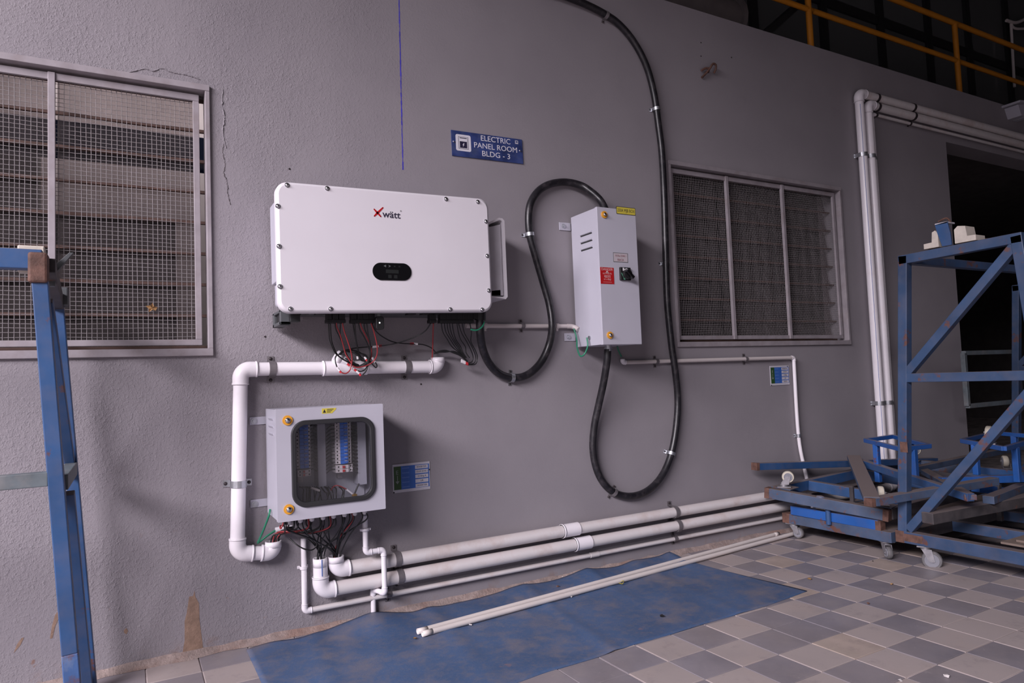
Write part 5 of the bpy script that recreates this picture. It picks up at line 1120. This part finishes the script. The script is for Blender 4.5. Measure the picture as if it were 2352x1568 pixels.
# --- tall A-frame trolley nearest the camera
X0, X1 = 3.905, 5.42; UX = (1, 0, 0)
tall = thing('frame_trolley', (4.6, -1.32, 0), 'tall dark blue welded frame trolley on castors, nearest on the right', 'trolley', 'tall frame trolleys')
zr = .147
for X in (X0, X1):
    bars(tall, [('post', (X, -.922, .17), (X, -1.037, 1.765), M_BLUET, .052, .052, UX), ('post', (X, -1.735, .17), (X, -1.615, 1.765), M_BLUET, .052, .052, UX),
                ('top_rail', (X, -1.012, 1.742), (X, -1.642, 1.752), M_BLUET, .052, .052), ('mid_rail', (X, -1.0, 1.062), (X, -1.68, 1.062), M_BLUET, .048, .050),
                ('brace', (X, -1.005, 1.085), (X, -1.600, 1.715), M_BLUET, .046, .046, UX), ('brace', (X, -.955, .19), (X, -1.665, 1.04), M_BLUET, .046, .046, UX),
                ('base_rail', (X, -.885, zr), (X, -1.80, zr), M_BLUET, .056, .066)], M_BLUET)
for y in (-1.037, -1.615): bars(tall, [('top_rail', (X0 + .026, y, 1.742), (X1 - .026, y, 1.742), M_BLUET, .048, .048)], M_BLUET)
for y in (-.915, -1.765): bars(tall, [('base_rail', (X0 + .028, y, zr), (X1 - .028, y, zr), M_DARKSTEEL, .056, .066)], M_BLUET)
for X in (4.38, 4.9): bars(tall, [('cross_rail', (X, -.943, zr), (X, -1.737, zr), M_BLUET, .05, .06)], M_BLUET)
obj('rusty_corner', MB().box(X0 - .029, X0 + .029, -.935, -.882, zr - .034, zr + .034), M_RUST, tall, .003); obj('rusty_corner', MB().box(X0 - .0286, X0 - .0275, -1.04, -.935, zr - .02, zr + .022), M_RUST, tall)
p = SX(2062, 1007, X0); obj('rust_patch', MB().box(X0 - .0266, X0 - .0255, -.990, -.946, .635, .695), M_RUST, tall)
for y in (-1.03, -1.69):
    for X in (X0 + .01, X1 - .03): caster(tall, (X, y - .0, zr - .033), -1, math.radians(-60 if y > -1.2 else 200), .052, M_GREYWHEEL, M_GREYHUB)
# --- its twin by the doorway
t2 = copy_tree(tall, None, (2.62, .62, 0)); t2['label'] = 'tall blue frame trolley standing in the doorway behind the nearest one'
for ch in [x for x in bpy.data.objects if x.parent == t2 and x.name.startswith('rust')]: bpy.data.objects.remove(ch)
f0, f1, f2, f3 = P(2213, 812, -.30), P(2335, 806, -.30), P(2338, 928, -.30), P(2213, 926, -.30); WL[t2.name] = V(t2.location)
zt_, zb2 = (f0.z + f1.z) / 2, (f2.z + f3.z) / 2
bars(t2, [('side_frame_bar', (f0.x, -.30, zt_), (f1.x, -.30, zt_), M_GREYPAINT, .035, .035), ('side_frame_bar', (f0.x, -.30, zb2), (f1.x, -.30, zb2), M_GREYPAINT, .035, .035), ('side_frame_bar', (f0.x, -.30, zb2), (f0.x, -.30, zt_), M_GREYPAINT, .035, .035, UX), ('side_frame_bar', (f1.x, -.30, zb2), (f1.x, -.30, zt_), M_GREYPAINT, .035, .035, UX)], M_GREYPAINT)
# boards on the base of the near trolley
for k in range(3):
    tag(obj('plywood_board', MB().box(3.98 + .05 * k, 5.2, -1.74, -1.42 - .05 * k + .03, .181 + .012 * k, .192 + .012 * k), M_WOOD), ['lowest dusty plywood board on the near trolley base', 'middle dusty plywood board on the near trolley base', 'topmost dusty plywood board on the near trolley base'][k], 'board', 'plywood boards on the trolley')
# foam pads and clip on the top rail
def foam(y0, y1, step, label):
    ztop = 1.778; s = 1 if y1 < y0 else -1
    poly = [(y0, ztop), (y1, ztop), (y1, ztop + .028), (y1 + (y0 - y1) * step, ztop + .030), (y1 + (y0 - y1) * (step + .06), ztop + .085), (y0 - (y0 - y1) * .18, ztop + .092), (y0, ztop + .075)]
    return tag(obj('foam_pad', MB().prism(poly, lambda a, b: V((X0 - .03, a, b)), lambda a, b: V((X0 + .06, a, b))), M_FOAM), label, 'foam pad', 'foam pads on trolleys')
foam(-1.245, -1.165, .55, 'stepped cream foam pad left of the blue clip on the trolley top'); foam(-1.33, -1.435, .4, 'stepped cream foam pad right of the blue clip on the trolley top')
c = thing('clamp_strap', (X0, -1.29, 1.77), 'blue steel strap standing on the tall trolley top rail', 'clamp')
obj('strap', MB().prism([(-1.265, 1.775), (-1.315, 1.775), (-1.312, 1.84), (-1.30, 1.905), (-1.235, 1.90), (-1.245, 1.85)], lambda a, b: V((X0 - .034, a, b)), lambda a, b: V((X0 - .026, a, b))), M_BLUE, c)
obj('strap_cap', MB().box(X0 - .034, X0 + .04, -1.30, -1.235, 1.898, 1.906), M_PAPER, c); obj('strap_hook', MB().tube(spline([(X0, -1.30, 1.905), (X0 + .02, -1.27, 1.935), (X0 + .02, -1.225, 1.925)], 4), .005, 6), M_RUST, c)
tag(obj('steel_strip', MB().bar((X0 + .05, -1.35, 1.80), (X0 + .5, -1.62, 1.784), .03, .008), M_RUST), 'thin rusty strip lying on the tall trolley top rail', 'strip')

# --- low trolley at the wall, right way up
low = thing('flat_trolley', (4.6, -.45, 0), 'lowest flat steel trolley on castors beside the floor conduits', 'trolley', 'flat trolleys')
xa, xb_ = 3.885, 5.5
bars(low, [('side_rail', (xa, -.105, .133), (xa, -.868, .133), M_DUSTYBLUE, .055, .062), ('side_rail', (xb_, -.105, .133), (xb_, -.868, .133), M_DUSTYBLUE, .055, .062), ('end_rail', (xa + .028, -.135, .133), (xb_ - .028, -.135, .133), M_DUSTYBLUE, .055, .062), ('end_rail', (xa + .028, -.84, .133), (xb_ - .028, -.84, .133), M_DUSTYBLUE, .055, .062), ('cross_rail', (4.7, -.163, .133), (4.7, -.812, .133), M_DUSTYBLUE, .05, .055)], M_DUSTYBLUE)
obj('rusty_end', MB().box(xa - .029, xa + .029, -.16, -.103, .10, .166), M_RUST, low, .003); obj('deck', MB().box(xa + .03, xb_ - .03, -.81, -.165, .150, .156), M_WOOD, low)
for X in (xa + .015, xb_ - .02):
    for y in (-.16, -.805): caster(low, (X, y, .102), -1, math.radians(-75 if y > -.5 else 235), .036, M_GREYWHEEL, M_GREYHUB, .026)
# bright blue bar strapped to its flank
bar_ = thing('blue_bar', (3.86, -.4, .165), 'bright blue steel bar lying along the lowest trolley edge', 'bar')
obj('bar', MB().bar((3.868, -.185, .196), (3.885, -.79, .192), .052, .058), M_BLUE2, bar_, .003); obj('rusty_tip', MB().bar((3.885, -.77, .1905), (3.8865, -.805, .1905), .054, .059), M_RUST, bar_, .003)
obj('strap', MB().tube(spline([(3.80, -.43, .315), (3.815, -.46, .312), (3.835, -.475, .27), (3.838, -.475, .17), (3.838, -.475, .15)], 5), .016, 8), M_BLUE, bar_)
tag(obj('foam_pad', MB().box(3.87, 3.98, -.44, -.36, .226, .262), M_FOAM, None, .004), 'cream foam pad wedged above the bright blue bar', 'foam pad', 'foam pads on trolleys')
# --- second flat trolley lying upside down on it, castors in the air
up = thing('flat_trolley', (4.4, -.45, .22), 'upside down flat trolley with cream castors in the air', 'trolley', 'flat trolleys')
Nn = V((3.725, -.10, .318)); wv = V((.185, -.735, -.066)); ev = V((1.55, .0, .06)); UPH = .066
def A2(s, t): return Nn + ev * s + wv * t
bars(up, [('side_rail', A2(0, 0), A2(0, 1), M_DUSTYBLUE, .058, UPH), ('side_rail', A2(1, 0), A2(1, 1), M_DUSTYBLUE, .058, UPH), ('end_rail', A2(.02, .03), A2(.98, .03), M_BLUE, .05, UPH), ('end_rail', A2(.02, .97), A2(.98, .97), M_DARKSTEEL, .05, UPH),
          ('cross_rail', A2(.24, .06), A2(.24, .94), M_BLUE, .05, UPH), ('cross_rail', A2(.6, .06), A2(.6, .94), M_BLUE, .05, UPH)], M_BLUE)
for t in (0, 1): c_ = A2(0, t); d = wv.normalized() * (.03 if t == 0 else -.03); obj('rusty_end', MB().bar(c_ - d * .1, c_ + d, .061, UPH + .003), M_RUST, up, .002)
for t in (.10, .90):
    for s in (.03, .97):
        o_ = A2(s, t) + V((0, 0, UPH / 2)); obj('castor_plate', MB().bar(o_ - wv.normalized() * .065 + V((.03, 0, .003)), o_ + wv.normalized() * .065 + V((.03, 0, .003)), .13, .006), M_DUSTYBLUE, up)
        caster(up, o_ + V((.02, 0, .006)), 1, math.radians(-50 if t < .5 else 40), .039, M_CREAM, M_GREYHUB, .032)
for s, t in ((.24, .45), (.24, .72)): p = A2(s, t); obj('stub_post', MB().bar(p + V((-.03, 0, .045)), p + V((-.03, 0, -.10)), .026, .02), M_DARKSTEEL, up, .002)
# --- loose rectangular frame thrown on top
fr = thing('metal_rack', (4.4, -.45, .35), 'dusty blue rectangular rack thrown on top of the trolley pile', 'rack', 'steel racks on the pile')
b1a, b1b = P(1733, 1071, -.10), P(2075, 1060, -.20); b2a = V((4.46, -.245, .478)); b2b = G(2003, 1152, .372); b3b = G(2285, 1104, .42); b4b = G(2230, 1142, .395)
bars(fr, [('long_bar', b1a, b1b + (b1b - b1a) * .25, M_BLUE, .05, .046), ('wide_bar', b2a + V((0, 0, .02)), b2b + V((0, 0, .012)), M_DUSTYBLUE, .085, .03), ('long_bar', b2b, b3b, M_DUSTYBLUE, .06, .045), ('side_bar', b2a, b4b, M_BLUE, .045, .045), ('wide_bar', P(2085, 1060, -.25), b4b, M_DUSTYBLUE, .06, .03)], M_BLUE)
d = (b1b - b1a).normalized(); obj('hollow_end', MB().bar(b1a - d * .003, b1a + d * .02, .053, .049), M_RUST, fr); obj('hollow_end', MB().bar(b2b - V((.03, -.005, 0)), b2b - V((.004, 0, 0)), .06, .045), M_RUST, fr)
def stand(parent_label, corners, z, zl, legs, grp):
    st_ = thing('small_stand', V((corners[0].x, corners[0].y, zl)), parent_label, 'stand', grp)
    for k in range(4): bars(st_, [('top_bar', corners[k], corners[(k + 1) % 4], M_BLUE2, .028, .028)], M_BLUE2)
    for l, zz in legs: bars(st_, [('leg', V((l.x, l.y, z)), V((l.x, l.y, zz)), M_BLUE2, .034, .034, UX)], M_BLUE2)
    return st_
cs = [G(1988, 1011, .62), G(2052, 1002, .62), G(2135, 1024, .62), G(2070, 1031, .62)]
stand('small blue stand on two legs on the pile before the white pipes', cs, .61, .44, [(cs[0].lerp(cs[3], .32), .36), (cs[3].lerp(cs[2], .42), .40), (cs[1].lerp(cs[2], .5), .42)], 'small stands on the pile')
cs = [G(2210, 1012, .62), G(2285, 994, .62), G(2400, 1004, .62), G(2306, 1030, .62)]
st2 = stand('small blue stand on the pile near the doorway with a cream wheel', cs, .61, .44, [(cs[0].lerp(cs[3], .32), .42), (cs[3].lerp(cs[2], .25), .40), (cs[1].lerp(cs[2], .4), .42)], 'small stands on the pile')
caster(st2, cs[0].lerp(cs[3], .72) + V((.02, .02, .012)), 1, math.radians(20), .040, M_CREAM, M_CREAM, .030)
fr2 = thing('metal_rack', (5.2, -.5, .36), 'blue steel rack lying at the back of the pile toward the doorway', 'rack', 'steel racks on the pile')
bars(fr2, [('bar', G(2160, 1104, .40), G(2400, 1096, .40), M_BLUE2, .045, .045), ('bar', G(2215, 1075, .42), G(2420, 1098, .42), M_BLUE, .045, .045), ('bar', G(2100, 1078, .42), G(2420, 1010, .46), M_DUSTYBLUE, .05, .04), ('bar', G(2240, 1120, .36), G(2320, 1130, .30), M_BLUE2, .05, .05), ('bar', G(2270, 1148, .34), G(2420, 1090, .36), M_DUSTYBLUE, .06, .045), ('bar', G(2130, 1190, .28), G(2400, 1140, .30), M_DARKSTEEL, .07, .06), ('post', G(2290, 1092, .42), G(2290, 1092, .42) + V((0, 0, -.28)), M_DARKSTEEL, .03, .03, UX)], M_BLUE)

# =================================================================== blue A-frame at the left edge
lf = thing('frame_trolley', (-.7, -.4, 0), 'blue welded A-frame cut off by the left edge, in front of the window', 'trolley', 'tall frame trolleys')
YA, YR = -.65, -.15
def foot(a, b):
    t = (a.z - 0.0) / (a.z - b.z); return a + (b - a) * t
fa, fb = P(90, 612, YA), P(166, 1560, YA); ra, rb_ = P(131, 690, YR), P(207, 1560, YR); ff, rf = foot(fa, fb), foot(ra, rb_)
UY = (0, 1, 0)
bars(lf, [('leg', fa, fa.lerp(ff, .80), M_BLUE, .045, .045, UX), ('leg', ra, rf, M_BLUE, .042, .042, UX)], M_BLUE)
obj('worn_foot', MB().bar(fa.lerp(ff, .80), ff, .046, .046, UX), mat('flaking_blue_paint', (.05, .11, .27), .5, var=.3, vscale=12, rust=1.3, stain=(.25, .27, .3), stain_amt=.5, stain_scale=14), lf, .003)
zt = P(50, 596, YA).z; xl = fa.x - 1.25; zm_ = P(60, 1103, YA).z; xm = fa.lerp(ff, (fa.z - zm_) / fa.z).x
bars(lf, [('top_rail', (fa.x + .01, YA, zt), (xl, YA, zt), M_BLUE, .05, .064), ('mid_rail', (xm - .02, YA, zm_), (xl - .03, YA, zm_), M_GREYPAINT, .045, .046)], M_BLUE)
r_m = ra.lerp(rf, (ra.z - P(170, 1075, YR).z) / ra.z); f_m = V((xm, YA, P(118, 1112, YA).z))
bars(lf, [('rung', f_m + V((.012, .02, 0)), r_m, M_GREYPAINT, .04, .05), ('brace', P(108, 690, YA + .03), r_m + V((-.005, -.03, .03)), M_BLUE, .03, .035, UX), ('brace', f_m + V((.03, .06, -.04)), rf + V((-.01, -.03, .03)), M_BLUE, .03, .035, UX)], M_BLUE)
for x in (xl,):
    bars(lf, [('leg', (x, YA, zt), (x - .1, YA, 0), M_BLUE, .045, .045, UX), ('leg', (x, YR, ra.z), (x - .1, YR, 0), M_BLUE, .042, .042, UX), ('rung', (x - .05, YA, .8), (x - .05, YR, .8), M_GREYPAINT, .04, .05)], M_BLUE)
c0 = P(90, 617, YA); obj('rusty_joint', MB().box(c0.x - .028, c0.x + .026, YA - .034, YA + .03, c0.z - .05, c0.z + .05), M_RUST, lf, .008)
bars(lf, [('top_tie', (fa.x + .02, YA + .03, zt - .01), (ra.x, YR, ra.z - .015), M_DARKSTEEL, .045, .05)], M_BLUE)
c1 = P(118, 650, YA + .12); 
obj('hook_strap', MB().prism([(0, 0), (.035, 0), (.04, .06), (.10, .15), (.085, .15), (.02, .075), (.012, .11), (.004, .11), (.008, .06), (-.02, .13), (-.026, .13), (-.01, .05)], lambda a, b: V((c1.x - .02 + a * .85, YA + .12, c1.z - .01 + b * .8)), lambda a, b: V((c1.x - .02 + a * .85, YA + .145, c1.z - .01 + b * .8))), M_BRACKET, lf, .001)
c2 = P(125, 672, YR - .04); obj('strap_block', MB().box(c2.x - .03, c2.x + .045, YR - .06, YR + .03, c2.z - .05, c2.z + .02), M_BRACKET, lf, .004)
a = P(42, 565, YA + .06); b = P(104, 628, YA + .06); tag(obj('foam_pad', MB().box(a.x, b.x, YA + .036, YA + .09, b.z, a.z), M_FOAM, None, .004), 'cream foam pad behind the top bar of the left blue frame', 'foam pad', 'foam pads on trolleys')
